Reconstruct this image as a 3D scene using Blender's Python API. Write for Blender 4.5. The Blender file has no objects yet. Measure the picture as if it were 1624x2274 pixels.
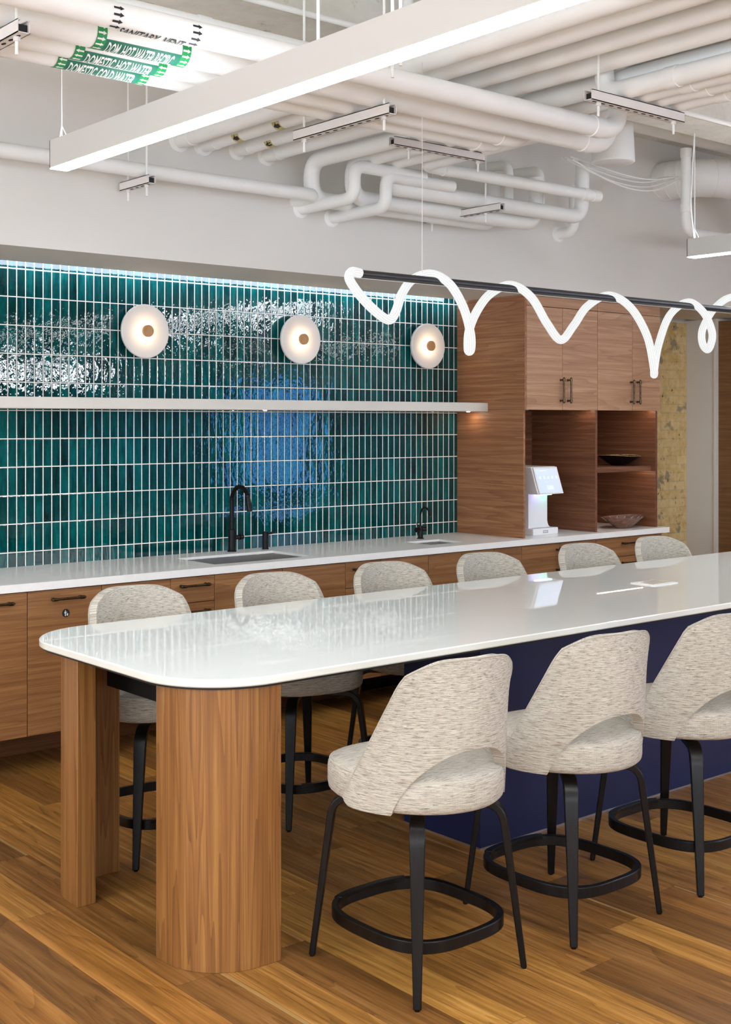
import bpy, bmesh, math, random
from mathutils import Vector, Matrix
random.seed(7)
PI = math.pi
S = bpy.context.scene
C = S.collection

# ------------------------------------------------------------------ camera, world, exposure
F = 2804.94                    # focal length in pixels of the 1624 px wide frame
YAW = math.radians(49.9595)    # viewing direction, from +X towards +Y
EYE = 1.68
HORIZON = 936.0
cam_d = bpy.data.cameras.new('camera')
cam = bpy.data.objects.new('camera', cam_d); C.objects.link(cam)
cam.location = (0, 0, EYE)
cam.rotation_euler = (PI/2, 0, YAW - PI/2)
cam_d.sensor_fit = 'HORIZONTAL'; cam_d.sensor_width = 36.0
cam_d.lens = 36.0*F/1624.0
cam_d.shift_y = -(1137.0 - HORIZON)/1624.0
cam_d.clip_start = 0.05; cam_d.clip_end = 100
S.camera = cam
S.view_settings.view_transform = 'Standard'; S.view_settings.look = 'None'
S.view_settings.gamma = 1.0; S.view_settings.use_curve_mapping = False
S.view_settings.exposure = 0.34
w = bpy.data.worlds.new('world'); S.world = w; w.use_nodes = True
w.node_tree.nodes['Background'].inputs[0].default_value = (0.75, 0.87, 1.0, 1)
w.node_tree.nodes['Background'].inputs[1].default_value = 0.6
S.cycles.max_bounces = 10; S.cycles.diffuse_bounces = 6; S.cycles.glossy_bounces = 5
S.cycles.transmission_bounces = 6; S.cycles.sample_clamp_indirect = 6.0
S.cycles.caustics_reflective = False; S.cycles.caustics_refractive = False

LAMP_DOWN = 36.0   # radiance of the linear luminaires, downwards
LAMP_UP = 9.0      # and upwards
ROPE = 0.68
WINDOW = 4.8  # radiance of the unseen, added window panes

# camera rays -> points on planes of the room (used to read positions off the photograph)
DX, DY = math.cos(YAW), math.sin(YAW); RX, RY = math.sin(YAW), -math.cos(YAW)
def _ray(px, py):
    u = (px - 812)/F; v = -(py - HORIZON)/F
    return DX + u*RX, DY + u*RY, v
def onz(px, py, z):
    r = _ray(px, py); t = (z - EYE)/r[2]; return Vector((r[0]*t, r[1]*t, z))
def ony(px, py, y):
    r = _ray(px, py); t = y/r[1]; return Vector((r[0]*t, y, EYE + r[2]*t))

# ------------------------------------------------------------------ materials
def lin(h):
    c = [int(h[i:i+2], 16)/255 for i in (0, 2, 4)]
    return tuple(x/12.92 if x <= .04045 else ((x+.055)/1.055)**2.4 for x in c) + (1,)
class NT:
    def __init__(s, name):
        s.m = bpy.data.materials.new(name); s.m.use_nodes = True
        s.t = s.m.node_tree; s.b = s.t.nodes['Principled BSDF']; s.out = s.t.nodes['Material Output']
    def n(s, typ, **k):
        o = s.t.nodes.new(typ)
        for a, b in k.items(): setattr(o, a, b)
        return o
    def l(s, a, b): s.t.links.new(a, b)
    def put(s, sock, v):
        if isinstance(v, bpy.types.NodeSocket): s.l(v, sock)
        else: sock.default_value = v
    def math(s, op, a, b=0.0, c=0.0):
        o = s.n('ShaderNodeMath', operation=op)
        for i, v in enumerate((a, b, c)): s.put(o.inputs[i], v)
        return o.outputs[0]
    def vmul(s, v, xyz):
        o = s.n('ShaderNodeVectorMath', operation='MULTIPLY'); s.l(v, o.inputs[0]); o.inputs[1].default_value = xyz
        return o.outputs[0]
    def vadd(s, a, b):
        o = s.n('ShaderNodeVectorMath', operation='ADD'); s.put(o.inputs[0], a); s.put(o.inputs[1], b); return o.outputs[0]
    def noise(s, v, scale, detail=3.0, rough=.5, dist=0.0):
        o = s.n('ShaderNodeTexNoise'); s.l(v, o.inputs['Vector'])
        o.inputs['Scale'].default_value = scale; o.inputs['Detail'].default_value = detail
        o.inputs['Roughness'].default_value = rough; o.inputs['Distortion'].default_value = dist
        return o.outputs[0]
    def ramp(s, f, stops, interp='LINEAR'):
        o = s.n('ShaderNodeValToRGB'); e = o.color_ramp; e.interpolation = interp
        while len(e.elements) < len(stops): e.elements.new(.5)
        for el, (p, c) in zip(e.elements, stops): el.position = p; el.color = c
        s.l(f, o.inputs[0]); return o.outputs[0]
    def mix(s, f, a, b, mode='MIX'):
        o = s.n('ShaderNodeMix', data_type='RGBA', blend_type=mode)
        s.put(o.inputs[0], f); s.put(o.inputs[6], a); s.put(o.inputs[7], b); return o.outputs[2]
    def bump(s, h, strength, dist=.01):
        o = s.n('ShaderNodeBump'); s.l(h, o.inputs['Height'])
        o.inputs['Strength'].default_value = strength; o.inputs['Distance'].default_value = dist
        s.l(o.outputs[0], s.b.inputs['Normal'])
    def xyz(s, v):
        o = s.n('ShaderNodeSeparateXYZ'); s.l(v, o.inputs[0]); return o.outputs
    def cxyz(s, x, y, z):
        o = s.n('ShaderNodeCombineXYZ')
        for i, v in enumerate((x, y, z)): s.put(o.inputs[i], v)
        return o.outputs[0]
    def obj(s): return s.n('ShaderNodeTexCoord').outputs['Object']
    def uv(s): return s.n('ShaderNodeTexCoord').outputs['UV']
    def col(s, v): s.put(s.b.inputs['Base Color'], v)
    def set(s, **k):
        for a, v in k.items(): s.put(s.b.inputs[a.replace('_', ' ')], v)
        return s

def plain(name, hexc, rough=.5, metal=0.0, noise_amt=0.04, nscale=8.0, **k):
    t = NT(name); c = lin(hexc)
    if noise_amt:
        n = t.noise(t.obj(), nscale, 4)
        d = tuple(x*(1 - noise_amt*2) for x in c[:3]) + (1,); e = tuple(min(1, x*(1 + noise_amt)) for x in c[:3]) + (1,)
        t.col(t.ramp(n, [(.3, d), (.7, e)]))
    else: t.col(c)
    t.set(Roughness=rough, Metallic=metal, **k)
    return t.m
def glow(name, hexc, strength):
    t = NT(name); c = lin(hexc); t.col(c); t.set(Roughness=.4)
    t.b.inputs['Emission Color'].default_value = c; t.b.inputs['Emission Strength'].default_value = strength
    return t.m

def wood(name, axis, dark, mid, light, freq=9.0, stretch=.09, scale=5.0, rough=.38, fibre=.55, coat=0.0, cath=.14, spec=.5):
    """veneer: contour lines of a stretched noise make the cathedrals, fine stretched noise the fibre"""
    t = NT(name)
    rnd = t.n('ShaderNodeObjectInfo').outputs['Random']
    off = t.cxyz(t.math('MULTIPLY', rnd, 37.0), t.math('MULTIPLY', rnd, 91.0), t.math('MULTIPLY', rnd, 53.0))
    st = [1.0, 1.0, 1.0]; st['XYZ'.index(axis)] = stretch
    p = t.vadd(t.vmul(t.obj(), tuple(st)), off)
    n = t.noise(p, scale, 2.0, .45, .25)
    g = t.math('FRACT', t.math('MULTIPLY', n, freq*2.2))
    st2 = [1.0, 1.0, 1.0]; st2['XYZ'.index(axis)] = .018
    f = t.noise(t.vadd(t.vmul(t.obj(), tuple(st2)), off), 210.0, 3.0, .6)
    f2 = t.noise(t.vadd(t.vmul(t.obj(), tuple(st2)), off), 40.0, 3.0, .6)
    a = t.math('ADD', t.math('MULTIPLY', t.math('POWER', g, 3.0), cath), t.math('MULTIPLY', f, .44))
    a = t.math('ADD', a, t.math('MULTIPLY', f2, fibre))
    c = t.ramp(a, [(.30, lin(light)), (.55, lin(mid)), (.95, lin(dark))])
    t.col(c); t.set(Roughness=rough)
    t.set(Specular_IOR_Level=spec)
    if coat: t.set(Coat_Weight=coat, Coat_Roughness=.2)
    t.bump(f, .12, .002)
    return t.m

def mat_floor():
    t = NT('plank_floor'); x, y, z = t.xyz(t.obj())
    W, L = .165, 1.35
    xi = t.math('DIVIDE', t.math('SUBTRACT', x, .005), W); i = t.math('FLOOR', xi); fx = t.math('FRACT', xi)
    wn = t.n('ShaderNodeTexWhiteNoise', noise_dimensions='1D'); t.l(i, wn.inputs['W'])
    yi = t.math('DIVIDE', t.math('ADD', y, t.math('MULTIPLY', wn.outputs[0], 7.3)), L)
    j = t.math('FLOOR', yi); fy = t.math('FRACT', yi)
    wn2 = t.n('ShaderNodeTexWhiteNoise', noise_dimensions='2D'); t.l(t.cxyz(i, j, 0.0), wn2.inputs['Vector'])
    r = wn2.outputs[0]; rc = t.xyz(wn2.outputs[1])
    off = t.cxyz(t.math('MULTIPLY', r, 40.0), t.math('MULTIPLY', rc[1], 60.0), 0.0)
    p = t.vadd(t.vmul(t.obj(), (1, .07, 1)), off)
    n = t.noise(p, 5.5, 3.0, .5, .6)
    g = t.math('FRACT', t.math('MULTIPLY', n, 14.0))
    f = t.noise(t.vadd(t.vmul(t.obj(), (1, .03, 1)), off), 130.0, 4.0, .6)
    f2 = t.noise(t.vadd(t.vmul(t.obj(), (1, .03, 1)), off), 26.0, 4.0, .65, .5)
    a = t.math('ADD', t.math('MULTIPLY', t.math('POWER', g, 4.0), .10), t.math('MULTIPLY', f, .34))
    a = t.math('ADD', a, t.math('MULTIPLY', f2, .54))
    base = t.ramp(a, [(.30, lin('DBB074')), (.46, lin('B08449')), (.68, lin('5F4121'))])
    tone = t.ramp(r, [(0, lin('8E786A')), (.15, lin('B59E86')), (.35, lin('EEDCB0')), (.55, lin('C2A98E')), (.75, lin('FFF2C4')), (.9, lin('D6B88C')), (1, lin('A58C76'))])
    c = t.mix(.85, base, tone, 'MULTIPLY')
    # pale sapwood streak along one edge of some planks
    sp = t.math('ADD', fx, t.math('MULTIPLY', t.math('SUBTRACT', t.noise(p, 2.0, 2.0), .5), .9))
    sap = t.math('MULTIPLY', t.math('GREATER_THAN', sp, .97), t.math('GREATER_THAN', rc[2], .72))
    c = t.mix(t.math('MULTIPLY', sap, .75), c, t.mix(.5, c, lin('D9B476')))
    # knots
    vo = t.n('ShaderNodeTexVoronoi'); t.l(t.vmul(t.obj(), (1, .6, 1)), vo.inputs['Vector']); vo.inputs['Scale'].default_value = 2.6
    kn = t.ramp(vo.outputs['Distance'], [(.0, (1, 1, 1, 1)), (.035, (.35, .35, .35, 1)), (.09, (0, 0, 0, 1))])
    c = t.mix(kn, c, lin('2C1A0C'))
    ex = t.math('MINIMUM', fx, t.math('SUBTRACT', 1.0, fx)); ey = t.math('MINIMUM', fy, t.math('SUBTRACT', 1.0, fy))
    seam = t.math('MAXIMUM', t.math('LESS_THAN', t.math('MULTIPLY', ex, W), .0009), t.math('LESS_THAN', t.math('MULTIPLY', ey, L), .0009))
    c = t.mix(t.math('MULTIPLY', seam, .6), c, lin('3A2412'))
    t.col(c); t.set(Roughness=t.math('ADD', .36, t.math('MULTIPLY', f2, .14)), Specular_IOR_Level=.35)
    t.bump(t.math('SUBTRACT', t.math('MULTIPLY', f, .15), seam), .1, .004)
    return t.m

def mat_tile():
    t = NT('glazed_teal_tile'); x, y, z = t.xyz(t.obj())
    xi = t.math('DIVIDE', t.math('SUBTRACT', x, 2.825 - .05*40), .05); zi = t.math('DIVIDE', t.math('SUBTRACT', z, .99 - .1497*4), .1497)
    i = t.math('FLOOR', xi); fx = t.math('FRACT', xi); j = t.math('FLOOR', zi); fz = t.math('FRACT', zi)
    wn = t.n('ShaderNodeTexWhiteNoise', noise_dimensions='2D'); t.l(t.cxyz(i, j, 0.0), wn.inputs['Vector'])
    r = wn.outputs[0]; rc = t.xyz(wn.outputs[1])
    dx = t.math('MULTIPLY', t.math('MINIMUM', fx, t.math('SUBTRACT', 1.0, fx)), .05)
    dz = t.math('MULTIPLY', t.math('MINIMUM', fz, t.math('SUBTRACT', 1.0, fz)), .1497)
    d = t.math('MINIMUM', dx, dz)
    grout = t.math('LESS_THAN', t.math('ADD', d, t.math('MULTIPLY', t.noise(t.obj(), 90.0, 2.0), .0006)), .0029)
    off = t.cxyz(t.math('MULTIPLY', r, 17.0), 0.0, t.math('MULTIPLY', rc[1], 23.0))
    pp = t.vadd(t.obj(), off)
    streak = t.noise(t.vmul(pp, (1, 1, .2)), 45.0, 3.0, .6)
    v = t.math('ADD', t.math('MULTIPLY', r, .28), t.math('MULTIPLY', streak, .72))
    c = t.ramp(v, [(.25, lin('012527')), (.42, lin('023839')), (.55, lin('024647')), (.68, lin('035757')), (.85, lin('066A68'))])
    c = t.mix(grout, c, lin('F6F2EA'))
    t.col(c)
    t.set(Roughness=t.math('ADD', .02, t.math('MULTIPLY', grout, .7)), IOR=1.5)
    pillow = t.math('MINIMUM', t.math('MULTIPLY', d, 180.0), 1.0)
    wav = t.noise(t.vmul(pp, (1.0, 1, .55)), 34.0, 2.2, .5)
    fine = t.noise(pp, 120.0, 2.0, .5)
    tilt = t.math('ADD', t.math('MULTIPLY', fx, t.math('SUBTRACT', rc[0], .5)), t.math('MULTIPLY', fz, t.math('SUBTRACT', rc[2], .5)))
    h = t.math('ADD', t.math('MULTIPLY', pillow, .9), t.math('ADD', t.math('MULTIPLY', wav, 1.9), t.math('MULTIPLY', fine, .10)))
    h = t.math('ADD', h, t.math('MULTIPLY', tilt, 1.1))
    bp = t.n('ShaderNodeBump'); t.l(h, bp.inputs['Height']); bp.inputs['Strength'].default_value = 1.0; bp.inputs['Distance'].default_value = .00055
    t.l(bp.outputs[0], t.b.inputs['Normal'])
    return t.m

def mat_fabric():
    t = NT('tweed_fabric'); u = t.uv()
    s1 = t.noise(t.vmul(u, (18, 420, 1)), 1.0, 4.0, .75)
    s2 = t.noise(t.vadd(t.vmul(u, (28, 400, 1)), (7.3, 3.1, 0)), 1.0, 3.0, .7)
    s3 = t.noise(t.vadd(t.vmul(u, (24, 380, 1)), (1.3, 9.1, 0)), 1.0, 3.0, .7)
    w1 = t.n('ShaderNodeTexWave', wave_type='BANDS', bands_direction='X'); t.l(t.vmul(u, (95, 95, 1)), w1.inputs['Vector'])
    w1.inputs['Scale'].default_value = 1.0; w1.inputs['Distortion'].default_value = 1.5
    w2 = t.n('ShaderNodeTexWave', wave_type='BANDS', bands_direction='Y'); t.l(t.vmul(u, (95, 95, 1)), w2.inputs['Vector'])
    w2.inputs['Scale'].default_value = 1.0; w2.inputs['Distortion'].default_value = 1.5
    c = t.ramp(s1, [(.29, lin('7A7266')), (.43, lin('BAB2A5')), (.54, lin('D9D4C6')), (.8, lin('EFEBDF'))])
    c = t.mix(t.ramp(s2, [(.555, (0, 0, 0, 1)), (.68, (.9, .9, .9, 1))]), c, lin('4E4844'))
    c = t.mix(t.ramp(s3, [(.59, (0, 0, 0, 1)), (.68, (1, 1, 1, 1))]), c, lin('93705C'))
    c = t.mix(.16, c, t.mix(1.0, w1.outputs[1], w2.outputs[1], 'MULTIPLY'), 'MULTIPLY')
    t.col(c); t.set(Roughness=.95, Specular_IOR_Level=.15, Sheen_Weight=.15)
    h = t.math('ADD', t.math('ADD', w1.outputs[1], w2.outputs[1]), t.math('MULTIPLY', s1, 2.0))
    t.bump(h, .5, .0016)
    return t.m

def mat_brick():
    t = NT('old_yellow_brick'); x, y, z = t.xyz(t.obj())
    b = t.n('ShaderNodeTexBrick'); t.l(t.cxyz(x, z, 0.0), b.inputs['Vector'])
    b.inputs['Scale'].default_value = 1.0; b.inputs['Brick Width'].default_value = .21; b.inputs['Row Height'].default_value = .07
    b.inputs['Mortar Size'].default_value = .004; b.inputs['Mortar Smooth'].default_value = .3
    b.inputs['Color1'].default_value = lin('DCC088'); b.inputs['Color2'].default_value = lin('CBA764'); b.inputs['Mortar'].default_value = lin('B5A37B')
    n = t.noise(t.obj(), 14.0, 5.0, .65)
    c = t.mix(t.ramp(n, [(.35, (0, 0, 0, 1)), (.7, (1, 1, 1, 1))]), b.outputs[0], lin('E8D4A2'))
    c = t.mix(t.ramp(t.noise(t.obj(), 6.0, 4.0, .6), [(.60, (0, 0, 0, 1)), (.66, (.8, .8, .8, 1))]), c, lin('8C8271'))
    c = t.mix(t.ramp(t.noise(t.vmul(t.obj(), (1, 1, .6)), 30.0, 3.0, .6), [(.66, (0, 0, 0, 1)), (.72, (1, 1, 1, 1))]), c, lin('3A3024'))
    t.col(c); t.set(Roughness=.9)
    t.bump(t.math('ADD', t.math('MULTIPLY', b.outputs[1], -1.0), n), .6, .01)
    return t.m

def mat_rope():
    t = NT('braided_light_rope'); u = t.uv()
    x, y, z = t.xyz(u)
    a = t.math('SINE', t.math('ADD', t.math('MULTIPLY', x, 520.0), t.math('MULTIPLY', y, 6*2*PI)))
    b = t.math('SINE', t.math('SUBTRACT', t.math('MULTIPLY', x, 520.0), t.math('MULTIPLY', y, 6*2*PI)))
    p = t.math('MULTIPLY', t.math('ADD', t.math('MULTIPLY', a, b), 1.0), .5)
    c = t.ramp(p, [(.1, lin('CFD6D6')), (.6, lin('FFFFFF'))])
    t.col(lin('6C6E6C')); t.set(Roughness=.6)
    t.l(c, t.b.inputs['Emission Color']); t.b.inputs['Emission Strength'].default_value = ROPE
    t.bump(p, .6, .003)
    return t.m

def mat_concrete():
    t = NT('painted_concrete'); n = t.noise(t.obj(), 2.2, 6.0, .65); n2 = t.noise(t.obj(), 18.0, 5.0, .6)
    c = t.ramp(n, [(.3, lin('CBC8BE')), (.5, lin('DEDBD3')), (.7, lin('EAE8E1'))])
    c = t.mix(t.ramp(n2, [(.62, (0, 0, 0, 1)), (.75, (.7, .7, .7, 1))]), c, lin('9A9282'))
    t.col(c); t.set(Roughness=.9); t.bump(n2, .3, .01)
    return t.m

M = {}
M['wall'] = plain('white_wall_paint', 'E3E2DF', .7, noise_amt=.01, nscale=2)
M['greywall'] = plain('grey_wall_paint', '6E7072', .8, noise_amt=.01)
M['pipe'] = plain('white_pipe_paint', 'F2F4F4', .5, noise_amt=.015, nscale=6)
M['strutmetal'] = plain('white_strut_paint', 'E4E1E0', .45, noise_amt=.01)
M['dark'] = plain('dark_recess', '101012', .7, noise_amt=0)
M['concrete'] = mat_concrete()
M['floor'] = mat_floor(); M['tile'] = mat_tile(); M['fabric'] = mat_fabric(); M['brick'] = mat_brick(); M['rope'] = mat_rope()
M['cab'] = wood('walnut_cabinet_front', 'X', '57371C', '8E623B', 'B08252', 7.0, .04, 7.0, .42)
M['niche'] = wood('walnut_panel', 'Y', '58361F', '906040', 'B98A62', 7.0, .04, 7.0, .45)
M['nichein'] = wood('walnut_divider', 'Y', '40251A', '6B432E', '8E6245', 7.0, .04, 7.0, .45)  # panel walnut again, with the niche shade put into its colour
M['nichex'] = wood('walnut_panel_back', 'X', '40251A', '6B432E', '8E6245', 7.0, .04, 7.0, .45)  # same shaded tone for back, carcass and shelf
M['plinth'] = wood('walnut_plinth', 'X', '452713', '6A4022', '80522E', 6.0, .10, 4.5, .5)
M['upper'] = wood('walnut_upper_door', 'X', '775641', 'A87F61', 'C5A083', 7.0, .07, 5.0, .42)
M['leg'] = wood('walnut_table_leg', 'Z', '573616', '87592C', 'A5773F', 7.0, .025, 13.0, .40, cath=.24)
M['woodwall'] = wood('walnut_wall_panel', 'Y', '4E321C', '785435', '8E6845', 7.0, .04, 7.0, .45)
M['knob'] = wood('pale_oak_knob', 'Z', '9A6E45', 'B98B5E', 'CCA274', 8.0, .2, 20.0, .5)
M['stone'] = plain('white_quartz', 'FAFAF8', .22, noise_amt=.01, nscale=30, Specular_IOR_Level=.22)
M['shelf'] = plain('pale_shelf_laminate', 'DCD8D0', .5, noise_amt=.01)
M['glass'] = plain('white_backpainted_glass', 'F0F4F1', .008, noise_amt=0, IOR=1.68)
M['glassedge'] = plain('white_glass_edge', 'E9EAE3', .12, noise_amt=0)
M['black'] = plain('matte_black_metal', '131214', .35, .6, noise_amt=0)
M['blacksteel'] = plain('black_steel_apron', '1C1A19', .5, .3, noise_amt=0)
M['navy'] = plain('navy_laminate', '0F1B42', .38, noise_amt=.03, nscale=3)
M['ash'] = wood('black_stained_ash', 'Z', '060606', '0D0B0B', '181514', 8.0, .1, 12.0, .30, spec=.28)
M['plate'] = plain('dark_steel_plate', '2B2A2C', .25, .9, noise_amt=0)
M['bronze'] = plain('aged_bronze', '554732', .32, .95, noise_amt=.25, nscale=60)
M['rod'] = plain('graphite_metal', '4A4A4D', .38, .8, noise_amt=.03)
M['steel'] = plain('brushed_stainless', 'B9B6B2', .28, .9, noise_amt=.04, nscale=20)
M['cream'] = plain('cream_sink', 'E2DCCB', .25, noise_amt=.01)
M['housing'] = plain('white_luminaire_housing', 'D0CFCC', .5, noise_amt=.0)
M['lampdown'] = glow('luminaire_diffuser', 'F4F8FD', LAMP_DOWN)
M['lampup'] = glow('luminaire_uplight', 'F4F8FD', LAMP_UP)
M['lampup2'] = glow('strong_uplight', 'F4F8FD', 60.0)  # boosted uplight of the two unseen, added pendants
M['cove'] = glow('cove_led', 'E2ECFF', 15.0)
M['strip'] = glow('cabinet_led', 'FFE0C0', 26.0)
M['spot'] = glow('shelf_spot_led', 'FFE6CC', 170.0)
M['led'] = glow('sconce_led', 'FFE3B8', 40.0)
M['window'] = glow('daylight_pane', 'EAF2FA', WINDOW)  # glowing panes of unseen windows, added as daylight fill
M['windowhi'] = glow('bright_daylight_pane', 'F4F7FF', WINDOW*6.0)  # unseen panes, added and sized for white glints in the tiles
M['windowblue'] = glow('blue_daylight_pane', '5CA4FF', WINDOW*1.25)  # unseen pane, added for the blue glints in the tiles
M['white'] = plain('white_plastic', 'F0F0F2', .3, noise_amt=0)
M['green'] = plain('green_label', '0C6B55', .5, noise_amt=0)
M['green2'] = plain('green_arrow_band', '178A4B', .5, noise_amt=0)
M['ink'] = plain('black_ink', '15151A', .6, noise_amt=0)
M['paper'] = plain('white_print', 'E9F0EE', .6, noise_amt=0)
M['yellow'] = plain('yellow_tag', 'C9BC86', .6, noise_amt=0)
M['greylabel'] = plain('grey_badge', 'A9A8B4', .5, noise_amt=0)
def mat_frost():
    t = NT('frosted_glass_disc'); t.col(lin('F3EEEA')); t.set(Roughness=.35, Transmission_Weight=.15, Subsurface_Weight=.0)
    return t.m
M['frost'] = mat_frost()
def mat_screen():
    t = NT('lit_touch_screen'); x, y, z = t.xyz(t.obj())
    c = t.ramp(t.math('ADD', t.math('MULTIPLY', x, 1.6), .3), [(0, lin('D9F0FF')), (.6, lin('E8ECFF')), (1, lin('F2EEFF'))])
    t.col(lin('8E99B8')); t.set(Roughness=.1); t.l(c, t.b.inputs['Emission Color']); t.b.inputs['Emission Strength'].default_value = .52
    return t.m
M['screen'] = mat_screen()
M['screenink'] = glow('screen_icons', 'C2CDE2', .62)
M['dispglow'] = glow('dispenser_violet_led', 'B8A8FF', 5.0)
M['dispglow2'] = glow('dispenser_green_led', '8CF0C8', 5.0)
def mat_bowl(name, a, b, rough):
    t = NT(name); n = t.noise(t.obj(), 30.0, 3.0)
    t.col(t.ramp(n, [(.35, lin(a)), (.65, lin(b))])); t.set(Roughness=rough); return t.m
M['bowldark'] = mat_bowl('dark_glazed_bowl', '0B0A0D', '1A1013', .12)
M['bowlrim'] = mat_bowl('gold_flecked_rim', '6B5A38', 'C9AE78', .35)
M['bowlred'] = mat_bowl('iridescent_glaze', '2A0F1A', '24284A', .1)
M['bowlwood'] = mat_bowl('brown_glazed_bowl', '6E4A3A', '8A6250', .25)
M['bowlin'] = mat_bowl('grey_brown_glaze', '6A5A58', '857270', .15)
M['chalk'] = plain('white_glaze_lines', 'DAD4CC', .4, noise_amt=0)

# ------------------------------------------------------------------ mesh helpers
class B:
    def __init__(s): s.v = []; s.f = []; s.u = {}; s.smooth = True
    def add(s, vs, fs, uvs=None):
        o = len(s.v); s.v += [tuple(v) for v in vs]
        for k, f in enumerate(fs):
            if uvs: s.u[len(s.f)] = uvs[k]
            s.f.append(tuple(i + o for i in f))
        return s
    def box(s, a, b):
        (x0, y0, z0), (x1, y1, z1) = [(min(p, q)) for p, q in zip(a, b)], [(max(p, q)) for p, q in zip(a, b)]
        vs = [(x0,y0,z0),(x1,y0,z0),(x1,y1,z0),(x0,y1,z0),(x0,y0,z1),(x1,y0,z1),(x1,y1,z1),(x0,y1,z1)]
        return s.add(vs, [(0,3,2,1),(4,5,6,7),(0,1,5,4),(1,2,6,5),(2,3,7,6),(3,0,4,7)])
    def prism(s, pts, z0, z1):
        n = len(pts)
        vs = [(x, y, z0) for x, y in pts] + [(x, y, z1) for x, y in pts]
        return s.add(vs, [tuple(range(n))[::-1], tuple(range(n, 2*n))] + [(i, (i+1) % n, n+(i+1) % n, n+i) for i in range(n)])
    def rings(s, rs, cap0=True, cap1=True, closed=True):
        n = len(rs[0]); vs = [p for r in rs for p in r]; fs = []
        for k in range(len(rs)-1):
            for i in range(n if closed else n-1):
                j = (i+1) % n
                fs.append((k*n+i, k*n+j, (k+1)*n+j, (k+1)*n+i))
        if cap0: fs.append(tuple(range(n))[::-1])
        if cap1: fs.append(tuple(range((len(rs)-1)*n, len(rs)*n)))
        return s.add(vs, fs)
    def lathe(s, prof, at=(0, 0, 0), axis='Z', n=32):
        """profile (r, h) around an axis"""
        rs = []
        for r, h in prof:
            ring = []
            for i in range(n):
                a = 2*PI*i/n; c, d = r*math.cos(a), r*math.sin(a)
                p = {'Z': (c, d, h), 'Y': (c, h, -d), 'X': (h, c, d)}[axis]
                ring.append(tuple(p[k] + at[k] for k in range(3)))
            rs.append(ring)
        return s.rings(rs)
    def tube(s, pts, r, n=12, uv=False, cap=True):
        pts = [Vector(p) for p in pts]; N = len(pts); rs = []; L = [0]
        for i in range(1, N): L.append(L[-1] + (pts[i]-pts[i-1]).length)
        t0 = (pts[1]-pts[0]).normalized()
        up = Vector((0, 0, 1)) if abs(t0.z) < .9 else Vector((1, 0, 0))
        nn = (up - t0*up.dot(t0)).normalized()
        for i in range(N):
            t = (pts[min(i+1, N-1)] - pts[max(i-1, 0)]).normalized()
            nn = (nn - t*nn.dot(t)).normalized(); b = t.cross(nn)
            rr = r[i] if isinstance(r, (list, tuple)) else r
            rs.append([tuple(pts[i] + nn*rr*math.cos(2*PI*k/n) + b*rr*math.sin(2*PI*k/n)) for k in range(n)])
        f0 = len(s.f); s.rings(rs, cap, cap)
        if uv:
            q = f0
            for k in range(N-1):
                for i in range(n):
                    s.u[q] = [(L[k], i/n), (L[k], (i+1)/n), (L[k+1], (i+1)/n), (L[k+1], i/n)]; q += 1
        return s
    def build(s, name, mat, parent=None, bevel=0.0, seg=2, angle=40, mats=None):
        me = bpy.data.meshes.new(name); me.from_pydata(s.v, [], s.f)
        bm = bmesh.new(); bm.from_mesh(me); 
        bm.faces.ensure_lookup_table()
        if s.u:
            ul = bm.loops.layers.uv.new('UVMap')
            for fi, uvs in s.u.items():
                for lp, q in zip(bm.faces[fi].loops, uvs): lp[ul].uv = q
        bmesh.ops.recalc_face_normals(bm, faces=bm.faces)
        bm.to_mesh(me); bm.free()
        me.materials.append(mat)
        o = bpy.data.objects.new(name, me); C.objects.link(o)
        if parent: o.parent = parent
        me.shade_smooth(); me.set_sharp_from_angle(angle=math.radians(angle))
        if bevel:
            m = o.modifiers.new('bevel', 'BEVEL'); m.width = bevel; m.segments = seg; m.limit_method = 'ANGLE'; m.angle_limit = math.radians(50)
            m.harden_normals = False
        return o
def fillet(pts, r, n=6):
    """round the corners of a polyline"""
    pts = [Vector(p) for p in pts]; out = [pts[0]]
    for i in range(1, len(pts)-1):
        a, b, c = pts[i-1], pts[i], pts[i+1]
        u = (a-b); v = (c-b); ru = min(r, u.length*.48); rv = min(r, v.length*.48); q = min(ru, rv)
        p0 = b + u.normalized()*q; p1 = b + v.normalized()*q
        for k in range(n+1):
            t = k/n; out.append(p0*(1-t)**2 + b*2*t*(1-t) + p1*t*t)
    out.append(pts[-1]); return out
def catmull(pts, n=10):
    pts = [Vector(p) for p in pts]; P = [pts[0]*2-pts[1]] + pts + [pts[-1]*2-pts[-2]]; out = []
    for i in range(1, len(P)-2):
        a, b, c, d = P[i-1], P[i], P[i+1], P[i+2]
        for k in range(n):
            t = k/n
            out.append(.5*((2*b) + (c-a)*t + (2*a-5*b+4*c-d)*t*t + (3*b-a-3*c+d)*t**3))
    out.append(pts[-1]); return out
def rrect(x0, y0, x1, y1, r, n=10):
    out = []
    for cx, cy, a0 in ((x1-r, y1-r, 0), (x0+r, y1-r, PI/2), (x0+r, y0+r, PI), (x1-r, y0+r, 1.5*PI)):
        for k in range(n+1):
            a = a0 + PI/2*k/n; out.append((cx + r*math.cos(a), cy + r*math.sin(a)))
    return out
def empty(name, label, cat, loc=(0, 0, 0), rz=0.0, group=None):
    o = bpy.data.objects.new(name, None); C.objects.link(o); o.empty_display_size = .1
    o.location = loc; o.rotation_euler = (0, 0, rz)
    return tag(o, label, cat, group)
def tag(o, label, cat, group=None):
    o['label'] = label; o['category'] = cat
    if group: o['group'] = group
    return o
def struct(name, b, mat, **k):
    o = b.build(name, mat, **k); o['kind'] = 'structure'; return o
def kids(o): return [c for c in bpy.data.objects if c.parent == o]
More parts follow.
